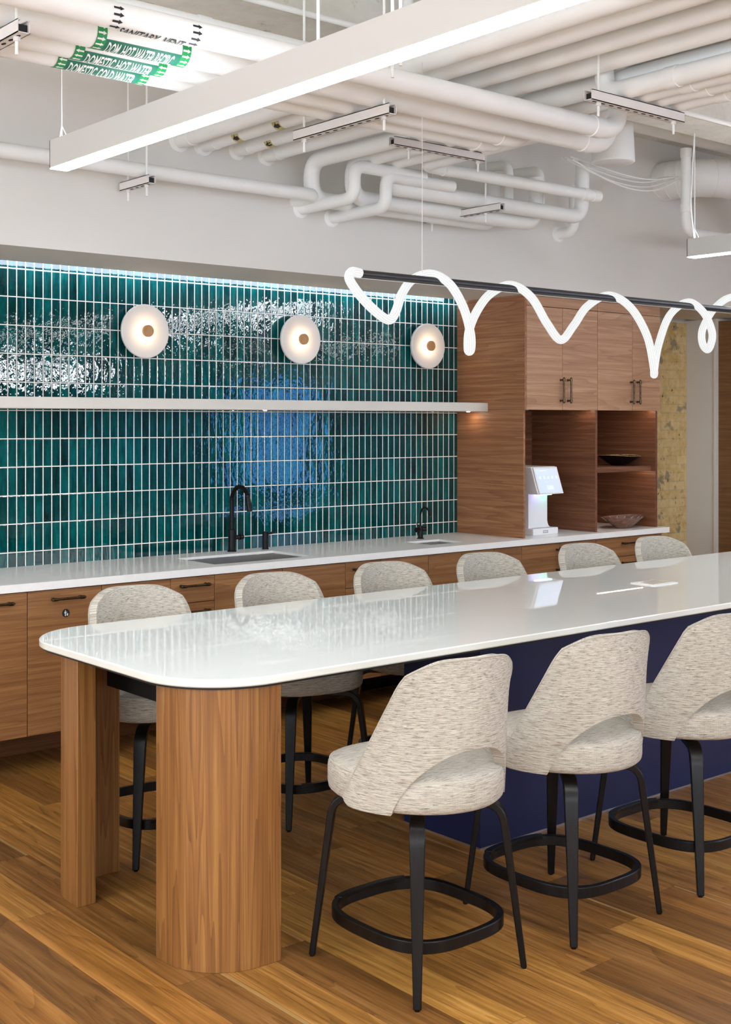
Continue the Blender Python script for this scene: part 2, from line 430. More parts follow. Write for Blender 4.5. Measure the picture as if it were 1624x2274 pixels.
def copy_tree(o, parent=None):
    ch = kids(o); c = o.copy(); C.objects.link(c)
    if parent is not None: c.parent = parent
    for k in ch: copy_tree(k, c)
    return c

# ------------------------------------------------------------------ the setting
YW = 6.281          # tile plane
struct('floor', B().box((-3.2, -4.2, -.1), (11.2, 6.9, 0)), M['floor'])
cb = B().box((-3.2, -4.2, 3.7), (11.2, 6.9, 3.9))
for yy in (-2.2, .6, 4.33): cb.box((-3.2, yy, 3.42), (11.2, yy+.28, 3.7))
struct('ceiling', cb, M['concrete'])
struct('wall_back', B().box((0.2, YW, .86), (6.13, YW+.02, 2.72)), M['tile'])
struct('wall_rear', B().box((-3.2, YW+.02, 0), (11.2, YW+.3, 3.7)), M['wall'])
struct('wall_upper', B().box((-3.2, 5.63, 2.51), (11.2, 6.17, 3.7)).box((-3.2, 6.17, 2.72), (11.2, YW+.02, 3.7)), M['wall'])
struct('wall_brick', B().box((7.53, YW, 0), (8.74, YW+.019, 2.49)), M['brick'])
struct('wall_return', B().box((8.74, 6.0, 0), (8.95, YW+.018, 2.51)), M['wall'])
struct('trim_1', B().box((8.715, 5.975, 0), (8.95, 6.0, 2.51)), M['wall'])
struct('wall_right', B().box((8.745, 4.4, 0), (8.95, 5.975, 2.49)), M['woodwall'])
# front wall behind the camera, side walls, with unseen windows added for light
wins = [(-2.4, .2, .7, 3.0, 'window'), (.8, 3.4, .7, 3.0, 'window'), (3.9, 5.4, .7, 3.0, 'window'), (7.1, 8.9, 2.2, 2.6, 'windowhi'), (9.8, 10.7, 2.95, 3.25, 'windowhi')]
fb = B(); xs = sorted([-3.2] + [v for q in wins for v in q[:2]] + [11.2])
for a, b in zip(xs[0::2], xs[1::2]): fb.box((a, -4.2, 0), (b, -4.0, 3.7))
for a, b, z0, z1, m in wins: fb.box((a, -4.2, 0), (b, -4.0, z0)).box((a, -4.2, z1), (b, -4.0, 3.7))
struct('wall_front', fb, M['greywall'])
nwin = [0]
def unseen_window(place, a, b, z0, z1, mat):
    """place maps (along, depth 0..1, z) to the room"""
    nwin[0] += 1; wo = B()
    for q in (a, (a+b)/2-.025, b-.05): wo.box(place(q, 0, z0), place(q+.05, .12, z1))
    for q, h in ((z0, .05), (z1-.05, .05), (z0+.68*(z1-z0), .04)): wo.box(place(a, 0, q), place(b, .10, q+h))
    f = struct('window_%d' % nwin[0], wo, M['blacksteel'])
    B().box(place(a+.01, .13, z0+.01), place(b-.01, .14, z1-.01)).build('pane', M[mat], f)
for a, b, z0, z1, m in wins: unseen_window(lambda q, d, z: (q, -4.0-d, z), a, b, z0, z1, m)
sb = B().box((11.0, -4.2, 0), (11.2, -3.8, 3.7)).box((11.0, -1.65, 0), (11.2, 5.63, 3.7)).box((11.0, -3.8, 0), (11.2, -1.65, .6)).box((11.0, -3.8, 2.3), (11.2, -1.65, 3.1)).box((11.0, -3.8, 3.4), (11.2, -1.65, 3.7))
struct('wall_side', sb, M['greywall'])
unseen_window(lambda q, d, z: (11.0+d, q, z), -3.8, -1.65, .6, 2.3, 'windowblue')
unseen_window(lambda q, d, z: (11.0+d, q, z), -3.8, -1.65, 3.1, 3.4, 'windowhi')
lb = B().box((-3.2, -4.2, 0), (-3.0, -2.6, 3.7)).box((-3.2, 4.6, 0), (-3.0, 6.3, 3.7)).box((-3.2, -2.6, 0), (-3.0, 4.6, .7)).box((-3.2, -2.6, 3.0), (-3.0, 4.6, 3.7)).box((-3.2, .8, .7), (-3.0, 1.2, 3.0))
struct('wall_left', lb, M['wall'])
unseen_window(lambda q, d, z: (-3.0-d, q, z), -2.6, .8, .7, 3.0, 'window')
unseen_window(lambda q, d, z: (-3.0-d, q, z), 1.2, 4.6, .7, 3.0, 'window')

# ------------------------------------------------------------------ linear luminaires
def luminaire(x, label, canopy=False, up='lampup'):
    t = empty('linear_pendant', label, 'ceiling light', (x, 4.59, 2.67), 0, 'white linear pendants')
    L, w2, h = -8.0, .0375, .112
    hb = B().box((-w2, L, .004), (-w2+.004, 0, h)).box((w2-.004, L, .004), (w2, 0, h)).box((-w2, -.004, .004), (w2, 0, h)).box((-w2, L, .004), (w2, L+.004, h)).box((-w2+.004, L, .05), (w2-.004, 0, .06))
    hb.build('housing', M['housing'], t)
    B().box((-w2+.0015, L+.002, .0), (w2-.0015, -.002, .006)).build('diffuser', M['lampdown'], t)
    B().box((-w2+.006, L+.006, h-.012), (w2-.006, -.006, h-.006)).build('uplight_diffuser', M[up], t)
    for yy in (-.03, -3.6, -7.0):
        cbl = B().tube([(0, yy, h), (0, yy, 3.7-2.67)], .0022, 6)
        for dx in (-1, 1): cbl.tube([(0, yy, h+.06), (dx*.02, yy-.02, h)], .0014, 5)
        cbl.build('suspension_cable', M['pipe'], t)
    if not canopy: return t
    pc = [(-.03 if not canopy else .012, -.02, h), (-.025, -.02, h+.2), (-.012, -.02, .5), (0.0, -.03, .775)]
    B().tube(catmull(pc, 6), .004, 6).build('power_cord', M['white'], t)
    if canopy:
        B().lathe([(.0, .775), (.075, .775), (.078, .785), (.05, .80), (.045, .83), (.012, .835), (.012, 1.03), (0, 1.03)], (0, -.03, 0)).build('canopy', M['pipe'], t)
    return t
luminaire(2.275, 'long white linear pendant crossing the picture above the table end, nearest of its kind')
luminaire(6.43, 'white linear pendant at the right edge, its end in front of the upper wall', True)
luminaire(-1.9, 'white linear pendant hanging outside the picture to the left', False, 'lampup2')  # this one and the next are unseen, added to brighten the ceiling
luminaire(10.58, 'white linear pendant hanging outside the picture to the right', False, 'lampup2')

# ------------------------------------------------------------------ tile wall lights
lt = empty('cove_light', 'thin white light strip in the slot above the teal tiles', 'light strip', (0, 0, 0))
B().box((.3, 6.1745, 2.514), (6.08, 6.178, 2.552)).build('diffuser', M['cove'], lt)
B().box((.3, 6.170, 2.511), (6.08, 6.1745, 2.556)).build('channel', M['housing'], lt)

SC = [(3.612, 'leftmost of the three frosted disc sconces on the teal tiles'), (4.705, 'middle of the three frosted disc sconces on the teal tiles'),
      (5.775, 'rightmost frosted disc sconce on the teal tiles, beside the walnut cabinet')]
def sconce():
    t = empty('wall_sconce', '', 'wall light', (0, YW, 2.186), 0, 'frosted disc wall sconces')
    B().lathe([(0, 0), (.05, 0), (.05, -.02), (.022, -.024), (.022, -.05), (0, -.05)], axis='Y').build('wall_mount', M['housing'], t)
    pr = [(0, -.050), (.10, -.045), (.140, -.040), (.148, -.046), (.1515, -.058), (.1515, -.064), (.148, -.068), (.138, -.068), (.10, -.062), (.05, -.058), (.0, -.057)]
    B().lathe(pr, axis='Y', n=64).build('glass_disc', M['frost'], t)
    B().lathe([(0, -.057), (.020, -.057), (.020, -.080), (0, -.080)], axis='Y', n=32).build('light_ring', M['led'], t)
    B().lathe([(0, -.080), (.033, -.080), (.034, -.083), (.034, -.098), (.031, -.101), (0, -.101)], axis='Y', n=40).build('knob', M['knob'], t)
    return t
s0 = sconce()
for k, (x, lb) in enumerate(SC):
    o = s0 if k == 0 else copy_tree(s0)
    o.location.x = x; o['label'] = lb

# ------------------------------------------------------------------ floating shelf
sh = empty('floating_shelf', 'long pale shelf running across the teal tiles to the walnut panel', 'shelf', (0, 0, 0))
B().box((.4, 5.985, 1.747), (6.108, YW, 1.806)).build('board', M['shelf'], sh, .002)
for xx in (4.35, 6.035):
    B().lathe([(0, -.002), (.011, -.002), (.011, 0), (0, 0)], (xx, 6.10, 1.747), n=20).build('spot_light', M['spot'], sh)

# ------------------------------------------------------------------ worktop with sinks
wt = B()
def ring_slab(b, x0, x1, y0, y1, holes, z0, z1):
    xs = sorted({x0, x1} | {h[0] for h in holes} | {h[1] for h in holes})
    for a, c in zip(xs, xs[1:]):
        hs = [h for h in holes if h[0] <= a and h[1] >= c]
        if hs: b.box((a, y0, z0), (c, hs[0][2], z1)).box((a, hs[0][3], z0), (c, y1, z1))
        else: b.box((a, y0, z0), (c, y1, z1))
SINK = (3.735, 4.40, 5.70, 6.09); BAR = (5.36, 5.655, 5.745, 5.985)
ring_slab(wt, .6, 7.59, 5.60, YW, [SINK, BAR], .900, .914)
wt.box((.6, 5.60, .876), (7.59, 5.618, .900)).box((7.572, 5.618, .876), (7.59, YW, .900))
bmw = wt
wo = wt.build('worktop', M['stone'])
wo.data.validate()
bm = bmesh.new(); bm.from_mesh(wo.data)
bmesh.ops.remove_doubles(bm, verts=bm.verts, dist=1e-5)
bm.faces.ensure_lookup_table()
seen = {}
for f in bm.faces:
    seen.setdefault(tuple(sorted(v.index for v in f.verts)), []).append(f)
bmesh.ops.delete(bm, geom=[f for g in seen.values() if len(g) > 1 for f in g], context='FACES_ONLY')
bm.to_mesh(wo.data); bm.free()
tag(wo, 'long white quartz worktop along the teal tile wall', 'worktop')
def basin(name, r, depth, mat, label):
    t = empty(name, label, 'sink', ((r[0]+r[1])/2, (r[2]+r[3])/2, .8995 - depth))
    hx, hy = (r[1]-r[0])/2 - .003, (r[3]-r[2])/2 - .003; th = .004
    b = B().box((-hx, -hy, 0), (hx, hy, th))
    b.box((-hx, -hy, 0), (-hx+th, hy, depth)).box((hx-th, -hy, 0), (hx, hy, depth)).box((-hx, -hy, 0), (hx, -hy+th, depth)).box((-hx, hy-th, 0), (hx, hy, depth))
    b.build('basin', mat, t)
    B().lathe([(0, th), (.04, th), (.04, th+.002), (.0, th+.001)], n=24).build('drain', M['steel'], t)
basin('kitchen_sink', SINK, .22, M['steel'], 'wide stainless sink set in the worktop below the tall black faucet')
basin('bar_sink', BAR, .15, M['steel'], 'small square sink in the worktop below the little black tap')

def faucet():
    t = empty('kitchen_faucet', 'tall matte black gooseneck faucet behind the wide sink', 'faucet', (4.182, 6.2, .914))
    B().lathe([(0, 0), (.027, 0), (.027, .006), (.022, .009), (.022, .13), (.018, .133), (0, .133)]).build('body', M['black'], t)
    R = .085
    pts = [(0, 0, .12), (0, 0, .30)] + [(0, -R + R*math.cos(a), .30 + R*math.sin(a)) for a in [PI*k/14 for k in range(1, 13)]]
    e = pts[-1]; 
    B().tube(pts, .0135, 14).build('spout', M['black'], t)
    dv = Vector((0, -.24, -1)).normalized(); p = Vector(e)
    B().tube([p, p+dv*.01, p+dv*.012, p+dv*.09, p+dv*.093], [.0135, .0135, .0155, .017, .014], 16).build('spray_head', M['black'], t)
    B().tube([(.02, 0, .082), (.052, 0, .082), (.0525, 0, .082), (.056, 0, .082), (.0565, 0, .082), (.078, 0, .082)], [.013, .013, .018, .018, .0155, .0155], 18).build('handle_hub', M['black'], t)
    B().tube([(.060, 0, .09), (.060, 0, .19)], .0042, 10).build('lever', M['black'], t)
faucet()
t = empty('soap_dispenser', 'short matte black pump between the tall faucet and the small tap', 'soap dispenser', (4.416, 6.19, .914))
B().lathe([(0, 0), (.021, 0), (.021, .004), (.018, .006), (.018, .105), (.016, .107), (0, .107)]).build('body', M['black'], t)
B().tube([(0, 0, .088), (.022, -.012, .094), (.05, -.025, .100), (.052, -.026, .097)], [.007, .0065, .0075, .0075], 10).build('nozzle', M['black'], t)
t = empty('water_tap', 'small glossy black two handled tap behind the square bar sink', 'faucet', (5.587, 6.09, .914))
B().lathe([(0, 0), (.023, 0), (.023, .005), (.017, .008), (.017, .085), (0, .085)]).build('body', M['black'], t)
pts = [(0, 0, .08), (0, 0, .15)] + [(0, -.045 + .045*math.cos(a), .15 + .055*math.sin(a)) for a in [PI*k/12 for k in range(1, 11)]] + [(0, -.098, .15)]
B().tube(pts, .0065, 12).build('spout', M['black'], t)
for sgn in (-1, 1):
    hb = B().tube([(sgn*.015, 0, .06), (sgn*.042, -.006, .06)], [.015, .0165], 16)
    h = hb.build('handle_hub', M['black'], t)
    B().tube([(sgn*.034, -.006, .07), (sgn*.036, -.006, .112)], .0035, 8).build('lever', M['black'], h)

# ------------------------------------------------------------------ base cabinets
def handle_mesh(length, vertical):
    b = B(); h = length/2; q = h - .018
    def P(a, o): return (0, -o, a) if vertical else (a, -o, 0)
    b.tube([P(-h, .032), P(-h+.004, .032), P(-h+.006, .032), P(-q-.012, .032), P(-q-.011, .032), P(-q+.012, .032), P(-q+.013, .032), P(q-.013, .032), P(q-.012, .032), P(q+.011, .032), P(q+.012, .032), P(h-.006, .032), P(h-.004, .032), P(h, .032)],
           [.004, .006, .0075, .0075, .0085, .0085, .0062, .0062, .0085, .0085, .0075, .0075, .006, .004], 12)
    for s in (-1, 1): b.tube([P(s*q, 0), P(s*q, .006), P(s*q, .008), P(s*q, .030)], [.008, .008, .0055, .0055], 10)
    return b
def handle(parent, x, z, length, vertical, y):
    o = handle_mesh(length, vertical).build('handle', M['bronze'], parent); o.location = (x, y, z); return o
ZB, ZT = .183, .872
def base_unit(x0, x1, fronts, label, zc=ZT+.002):
    """fronts: (kind, xa, xb, za, zb, handle)"""
    t = empty('base_cabinet', label, 'cabinet', (0, 0, 0), 0, 'walnut base cabinets under the worktop')
    t.location = (x0, 5.62, 0)
    W = x1 - x0
    B().box((.001, .024, ZB), (W-.001, .62, zc)).build('carcass', M['dark'], t)
    for kind, a, b, za, zb, hd in fronts:
        g = .0018
        d = B().box((a - x0 + g, 0, za + g), (b - x0 - g, .02, zb - g)).build(kind, M['cab'], t, .0012)
        if hd:
            hx, hz, ln, vert = hd
            handle(d, hx - x0, hz, ln, vert, 0)
    return t
def drawers(x0, x1, splits, hl):
    zs = [ZT] + splits + [ZB]; out = []
    for k in range(len(zs)-1):
        za, zb = zs[k+1], zs[k]
        out.append(('drawer', x0, x1, za, zb, ((x0+x1)/2, zb - .044, hl, False)))
    return out
base_unit(1.70, 2.13, [('door', 1.70, 2.13, ZB, ZT, (1.915, .826, .18, False))], 'walnut base cabinet hidden beyond the left edge of the picture')
base_unit(2.13, 2.627, [('door', 2.13, 2.627, ZB, ZT, (2.46, .826, .18, False))], 'walnut base cabinet at the left picture edge, only its handle end showing')
tr = base_unit(2.627, 3.018, [('door', 2.627, 3.018, ZB, ZT, (2.827, .826, .18, False))], 'walnut pull-out cabinet with a round black waste sign under its handle')
base_unit(3.018, 3.413, [('door', 3.018, 3.413, ZB, ZT, None)], 'plain walnut cabinet door right of the waste sign cabinet')
base_unit(3.413, 3.682, drawers(3.413, 3.682, [.736, .46], .185), 'narrow walnut drawer unit left of the wide sink, bronze handle showing')
base_unit(3.682, 4.572, [('door', 3.682, 4.125, ZB, ZT, None), ('door', 4.125, 4.572, ZB, ZT, None)], 'two door walnut sink cabinet under the wide sink', .64)
base_unit(4.572, 4.843, drawers(4.572, 4.843, [.72, .46], .185), 'narrow walnut drawer unit right of the wide sink')
base_unit(4.843, 5.222, [('door', 4.843, 5.222, ZB, ZT, None)], 'plain walnut cabinet right of the second drawer unit, behind the third far stool')
base_unit(5.222, 5.79, [('door', 5.222, 5.504, ZB, ZT, None), ('door', 5.504, 5.79, ZB, ZT, None)], 'two door walnut cabinet under the square bar sink', .71)
base_unit(5.79, 6.049, [('door', 5.79, 6.049, ZB, ZT, None)], 'slim plain walnut cabinet below the left end of the tall cabinet')
base_unit(6.049, 6.79, [('door', 6.049, 6.419, ZB, ZT, (6.385, .76, .17, True)), ('door', 6.419, 6.79, ZB, ZT, (6.453, .76, .17, True))], 'two door walnut base cabinet under the water dispenser, upright handles')
base_unit(6.79, 7.524, drawers(6.79, 7.524, [.735, .46], .2), 'wide walnut drawer unit at the right end under the bowls')
# waste sign: round black plate with a white figure at a basket
d = [k for k in kids(tr) if k.name.startswith('door')][0]
sg = B().lathe([(0, 0), (.019, 0), (.020, -.001), (.019, -.002), (0, -.002)], axis='Y', n=32).build('waste_sign', M['ink'], d); sg.location = (.198, 0, .752)
ic = B()
ic.lathe([(0, -.002), (.0024, -.002), (.0024, -.0026), (0, -.0026)], (-.003, 0, .0115), 'Y', 12)
ic.box((-.0055, -.0026, -.003), (-.0005, -.002, .008)).box((-.0055, -.0026, -.014), (-.0033, -.002, -.003)).box((-.0027, -.0026, -.014), (-.0005, -.002, -.003))
ic.box((-.001, -.0026, .003), (.006, -.002, .0055)).box((-.0082, -.0026, -.002), (-.006, -.002, .007))
ic.add([(.003, -.0026, -.002), (.0115, -.0026, -.002), (.010, -.0026, -.013), (.0045, -.0026, -.013)], [(0, 1, 2, 3)])
ic.build('sign_symbol', M['paper'], sg).location = (0, 0, 0)
sg.parent = tr; sg.location = (.198, 0, .752)
pl = empty('plinth', 'recessed walnut toe board along the base cabinets', 'toe board', (0, 0, 0))
B().box((1.7, 6.01, 0), (7.50, 6.03, ZB)).build('board', M['plinth'], pl)
gr = B()
for k in range(7): gr.box((5.03, 5.998, .02+.02*k), (5.42, 6.004, .03+.02*k))
gr.box((5.22, 5.996, .012), (5.23, 6.006, .165)); gr.box((5.02, 6.004, .01), (5.43, 6.0095, .165))
gr.build('vent_grille', M['black'], pl)

# ------------------------------------------------------------------ tall walnut cabinets with niches
YF = 5.65
def hutch(name, x0, x1, xd, label, xp0, xp1, right):
    t = empty(name, label, 'cabinet', (0, 0, 0), 0, 'walnut wall cabinets with open niches')
    # side panel(s)
    def panel(a, b, top=True):
        q = B().box((a, YF+.012, .9145), (b, YW, 1.7555)).box((a, YF+(0 if not right else .0215), 1.7555), (b, YW, 2.509))
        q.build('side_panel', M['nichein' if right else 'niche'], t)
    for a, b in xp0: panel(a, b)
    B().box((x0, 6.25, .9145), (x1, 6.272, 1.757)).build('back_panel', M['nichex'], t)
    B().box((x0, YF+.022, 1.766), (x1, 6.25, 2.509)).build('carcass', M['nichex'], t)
    g = .0018
    xs = [x0 + .001 if not right else 6.8435, xd, 6.8435 if not right else 7.545]
    for k in range(2):
        d = B().box((xs[k]+g, YF, 1.757), (xs[k+1]-g, YF+.02, 2.440)).build('door', M['upper'], t, .0012)
        handle(d, xd + (-.022 if k == 0 else .05), 1.889, .175, True, YF)
    B().box((xs[0]+g, YF, 2.4435), (xs[2]-g, YF+.02, 2.509)).build('filler_strip', M['upper'], t)
    if right: B().box((x0+.01, YF+.055, 1.7605), (x1-.01, YF+.063, 1.7655)).build('light_strip', M['strip'], t)
    else:
        for a, b in ((x0+.01, x0+.14), (x1-.15, x1-.02)): B().box((a, YF+.055, 1.7605), (b, YF+.063, 1.7655)).build('light_strip', M['strip'], t)
    return t
hl = hutch('hutch_cabinet', 6.125, 6.832, 6.480, 'walnut wall cabinet over an open niche holding the water dispenser', [(6.107, 6.125)], None, False)
hr = hutch('hutch_cabinet', 6.855, 7.507, 7.226, 'walnut wall cabinet over two open shelves holding bowls, beside the bare brick', [(6.832, 6.855), (7.507, 7.528)], None, True)
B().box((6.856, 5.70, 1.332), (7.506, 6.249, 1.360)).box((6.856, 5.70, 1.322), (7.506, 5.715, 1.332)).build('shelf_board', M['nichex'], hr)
B().box((6.90, 5.76, 1.327), (7.49, 5.766, 1.3315)).build('shelf_light', M['strip'], hr)

# ------------------------------------------------------------------ water dispenser
t = empty('water_dispenser', 'white countertop water dispenser with lit slanted touch screen in the niche', 'water dispenser', (6.43, 5.83, .9145))
B().box((-.125, -.075, 0), (.125, .30, .045)).build('base', M['white'], t, .004)
sb = B()
for k in range(3): sb.box((-.10, -.068+k*.012, .045), (.10, -.062+k*.012, .047))
sb.build('drip_tray', M['greylabel'], t)
cp = []
for z, hw in ((.045, .098), (.055, .081), (.07, .072), (.09, .066), (.25, .066), (.262, .068), (.272, .075), (.282, .092)): cp.append((z, hw))
rs = [[(-.124, -.03, z), (hw, -.03, z), (hw, .30, z), (-.124, .30, z)] for z, hw in cp]
B().rings(rs).build('column', M['white'], t, .003)
hd = B()
prof = [(-.055, .46), (-.12, .275), (.30, .275), (.30, .46)]
hd.add([(x, y, z) for x in (-.125, .125) for y, z in prof], [(0, 1, 2, 3), (7, 6, 5, 4), (0, 4, 5, 1), (1, 5, 6, 2), (2, 6, 7, 3), (3, 7, 4, 0)])
hd.build('head', M['white'], t, .008, 3)
nrm = Vector((0, -(.46-.275), -.065)).normalized(); nrm = Vector((0, -.943, .331))
def slant(x, f, o): # f 0..1 down the front face
    y, z = -.055 + (-.065)*f, .46 - .185*f
    return (x, y + nrm.y*o, z + nrm.z*o)
def quad(b, x0, x1, f0, f1, o0, o1):
    v = [slant(x0, f0, o0), slant(x1, f0, o0), slant(x1, f1, o0), slant(x0, f1, o0), slant(x0, f0, o1), slant(x1, f0, o1), slant(x1, f1, o1), slant(x0, f1, o1)]
    b.add(v, [(0, 1, 2, 3), (7, 6, 5, 4), (0, 4, 5, 1), (1, 5, 6, 2), (2, 6, 7, 3), (3, 7, 4, 0)]); return b
quad(B(), -.119, .119, .03, 1.0, .002, .010).build('screen_frame', M['white'], t, .002)
scr = quad(B(), -.108, .108, .10, .94, .0102, .0112).build('screen', M['screen'], t)
ib = B()
for k in range(5): quad(ib, -.085+k*.040, -.066+k*.040, .36, .46, .0113, .0117)
quad(ib, -.03, .03, .70, .85, .0113, .0117); quad(ib, -.07, .0, .15, .18, .0113, .0117)
ib.build('screen_icons', M['screenink'], scr)
B().box((-.09, -.075, .268), (-.02, -.05, .2748)).build('violet_led', M['dispglow'], t)
B().box((-.005, -.075, .268), (.06, -.05, .2748)).build('green_led', M['dispglow2'], t)
bd = B().box((-.028, -.0765, .012), (.022, -.0752, .030)).build('badge', M['greylabel'], t)
q = B()
for k in range(6): q.box((-.023+k*.0065, -.0772, .018), (-.019+k*.0065, -.0766, .025))
q.build('badge_lettering', M['paper'], bd)

# ------------------------------------------------------------------ bowls
def bowl(name, label, loc, W, D, H, mats, n, rz, foot):
    t = empty(name, label, 'bowl', loc, rz)
    def ring(f, z, wob=0.0):
        out = []
        for i in range(n*6):
            a = 2*PI*i/(n*6)
            seg = 2*PI/n; aa = ((a + seg/2) % seg) - seg/2
            q = math.cos(seg/2)/math.cos(aa)*.55 + .45
            out.append((W/2*f*q*math.cos(a), D/2*f*q*math.sin(a), z + wob*math.cos(2*a)))
        return out
    B().rings([ring(.30, 0), ring(.36, .004), ring(.60, H*.38), ring(.85, H*.78), ring(1.0, H, .004)], True, False).build('shell', mats[0], t)
    B().rings([ring(1.0, H+.0006, .004), ring(.975, H+.003, .004), ring(.95, H-.002, .004)], False, False).build('rim', mats[1], t)
    inner = B().rings([ring(.95, H-.002, .004), ring(.80, H*.72), ring(.56, H*.40), ring(.3, .012), ring(.02, .010)], False, True).build('interior', mats[2], t)
    return t
b1 = bowl('decorative_bowl', 'wide dark glazed bowl with gold flecked rim on the upper niche shelf', (7.345, 5.87, 1.3605), .30, .36, .07, (M['bowldark'], M['bowlrim'], M['bowlred']), 6, .2, 0)
b2 = bowl('decorative_bowl', 'faceted brown bowl with white line pattern standing on the worktop end', (7.28, 5.775, .9145), .42, .28, .08, (M['bowlwood'], M['bowlwood'], M['bowlin']), 7, .1, 0)
ln = B()
for k in range(14):
    a = 2*PI*k/14 + .2
    p0 = Vector((.21*.88*.95*math.cos(a), .14*.88*.95*math.sin(a), .073)); p1 = Vector((.21*.45*math.cos(a+.18), .14*.45*math.sin(a+.18), .034))
    ln.tube([p0, p0.lerp(p1, .5) + Vector((0, 0, .003)), p1], .0016, 5)
ln.build('glaze_lines', M['chalk'], b2)

# ------------------------------------------------------------------ island table
tb = empty('island_table', 'long counter height table with white glass top and walnut legs', 'table', (2.0, 3.73, 0))
T0 = Vector((2.0, 3.73, 0))
def local(pts): return [(x - T0.x, y - T0.y) for x, y in pts]
def top_rings(sets):
    return [[(x - T0.x, y - T0.y, z) for x, y in rrect(2.0+i, 3.16+i, 7.35-i, 4.41-i, .29-i, 16)] for i, z in sets]
B().rings(top_rings([(.004, .872), (0, .876), (0, .894), (.003, .8974)]), True, False).build('top_edge', M['glassedge'], tb, angle=30)
B().rings(top_rings([(.003, .8974), (.0045, .898)]), False, True).build('glass_top', M['glass'], tb, angle=3)
B().rings(top_rings([(.012, .864), (.012, .8718)])).build('subtop', M['blacksteel'], tb)
def leg_outline(mir, th=.07):
    x0, y0, ya, xe, r = 2.045, 3.185, (3.48 if mir else 3.455), 2.333, .22
    out = [(x0, ya)] + [(x0+r - r*math.cos(a), y0+r - r*math.sin(a)) for a in [PI/2*k/12 for k in range(13)]] + [(xe, y0)]
    inn = [(xe, y0+th)] + [(x0+r - (r-th)*math.cos(a), y0+r - (r-th)*math.sin(a)) for a in [PI/2*k/12 for k in range(12, -1, -1)]] + [(x0+th, ya)]
    pts = out + inn
    if mir: pts = [(x, 7.46 - y) for x, y in pts][::-1]
    return pts
for far in (0, 1): 
    for end in (0, 1):
        pts = leg_outline(far)
        if end: pts = [(9.32 - x, y) for x, y in pts][::-1]
        B().prism(local(pts), 0.0, .864).build('leg', M['leg'], tb, .0015)
B().box((.27, -.455, .705), (.29, .455, .864)).build('apron', M['blacksteel'], tb)
nb = B().box((1.53, -.228, .006), (4.6, .22, .864))
nb.build('base_cabinet', M['navy'], tb, .001)
B().box((1.528, -.230, 0), (4.6, .222, .006)).build('base_trim', M['steel'], tb)
pp = empty('power_outlet_plate', 'flat white square flip plate set on the far half of the table', 'outlet', (4.995, 3.775, .8981), 0)
B().prism(rrect(-.095, -.072, .095, .072, .006), 0, .004).build('frame', M['white'], pp, .001)
B().prism(rrect(-.078, -.055, .078, .055, .004), .004, .006).build('lid', M['glassedge'], pp, .0006)

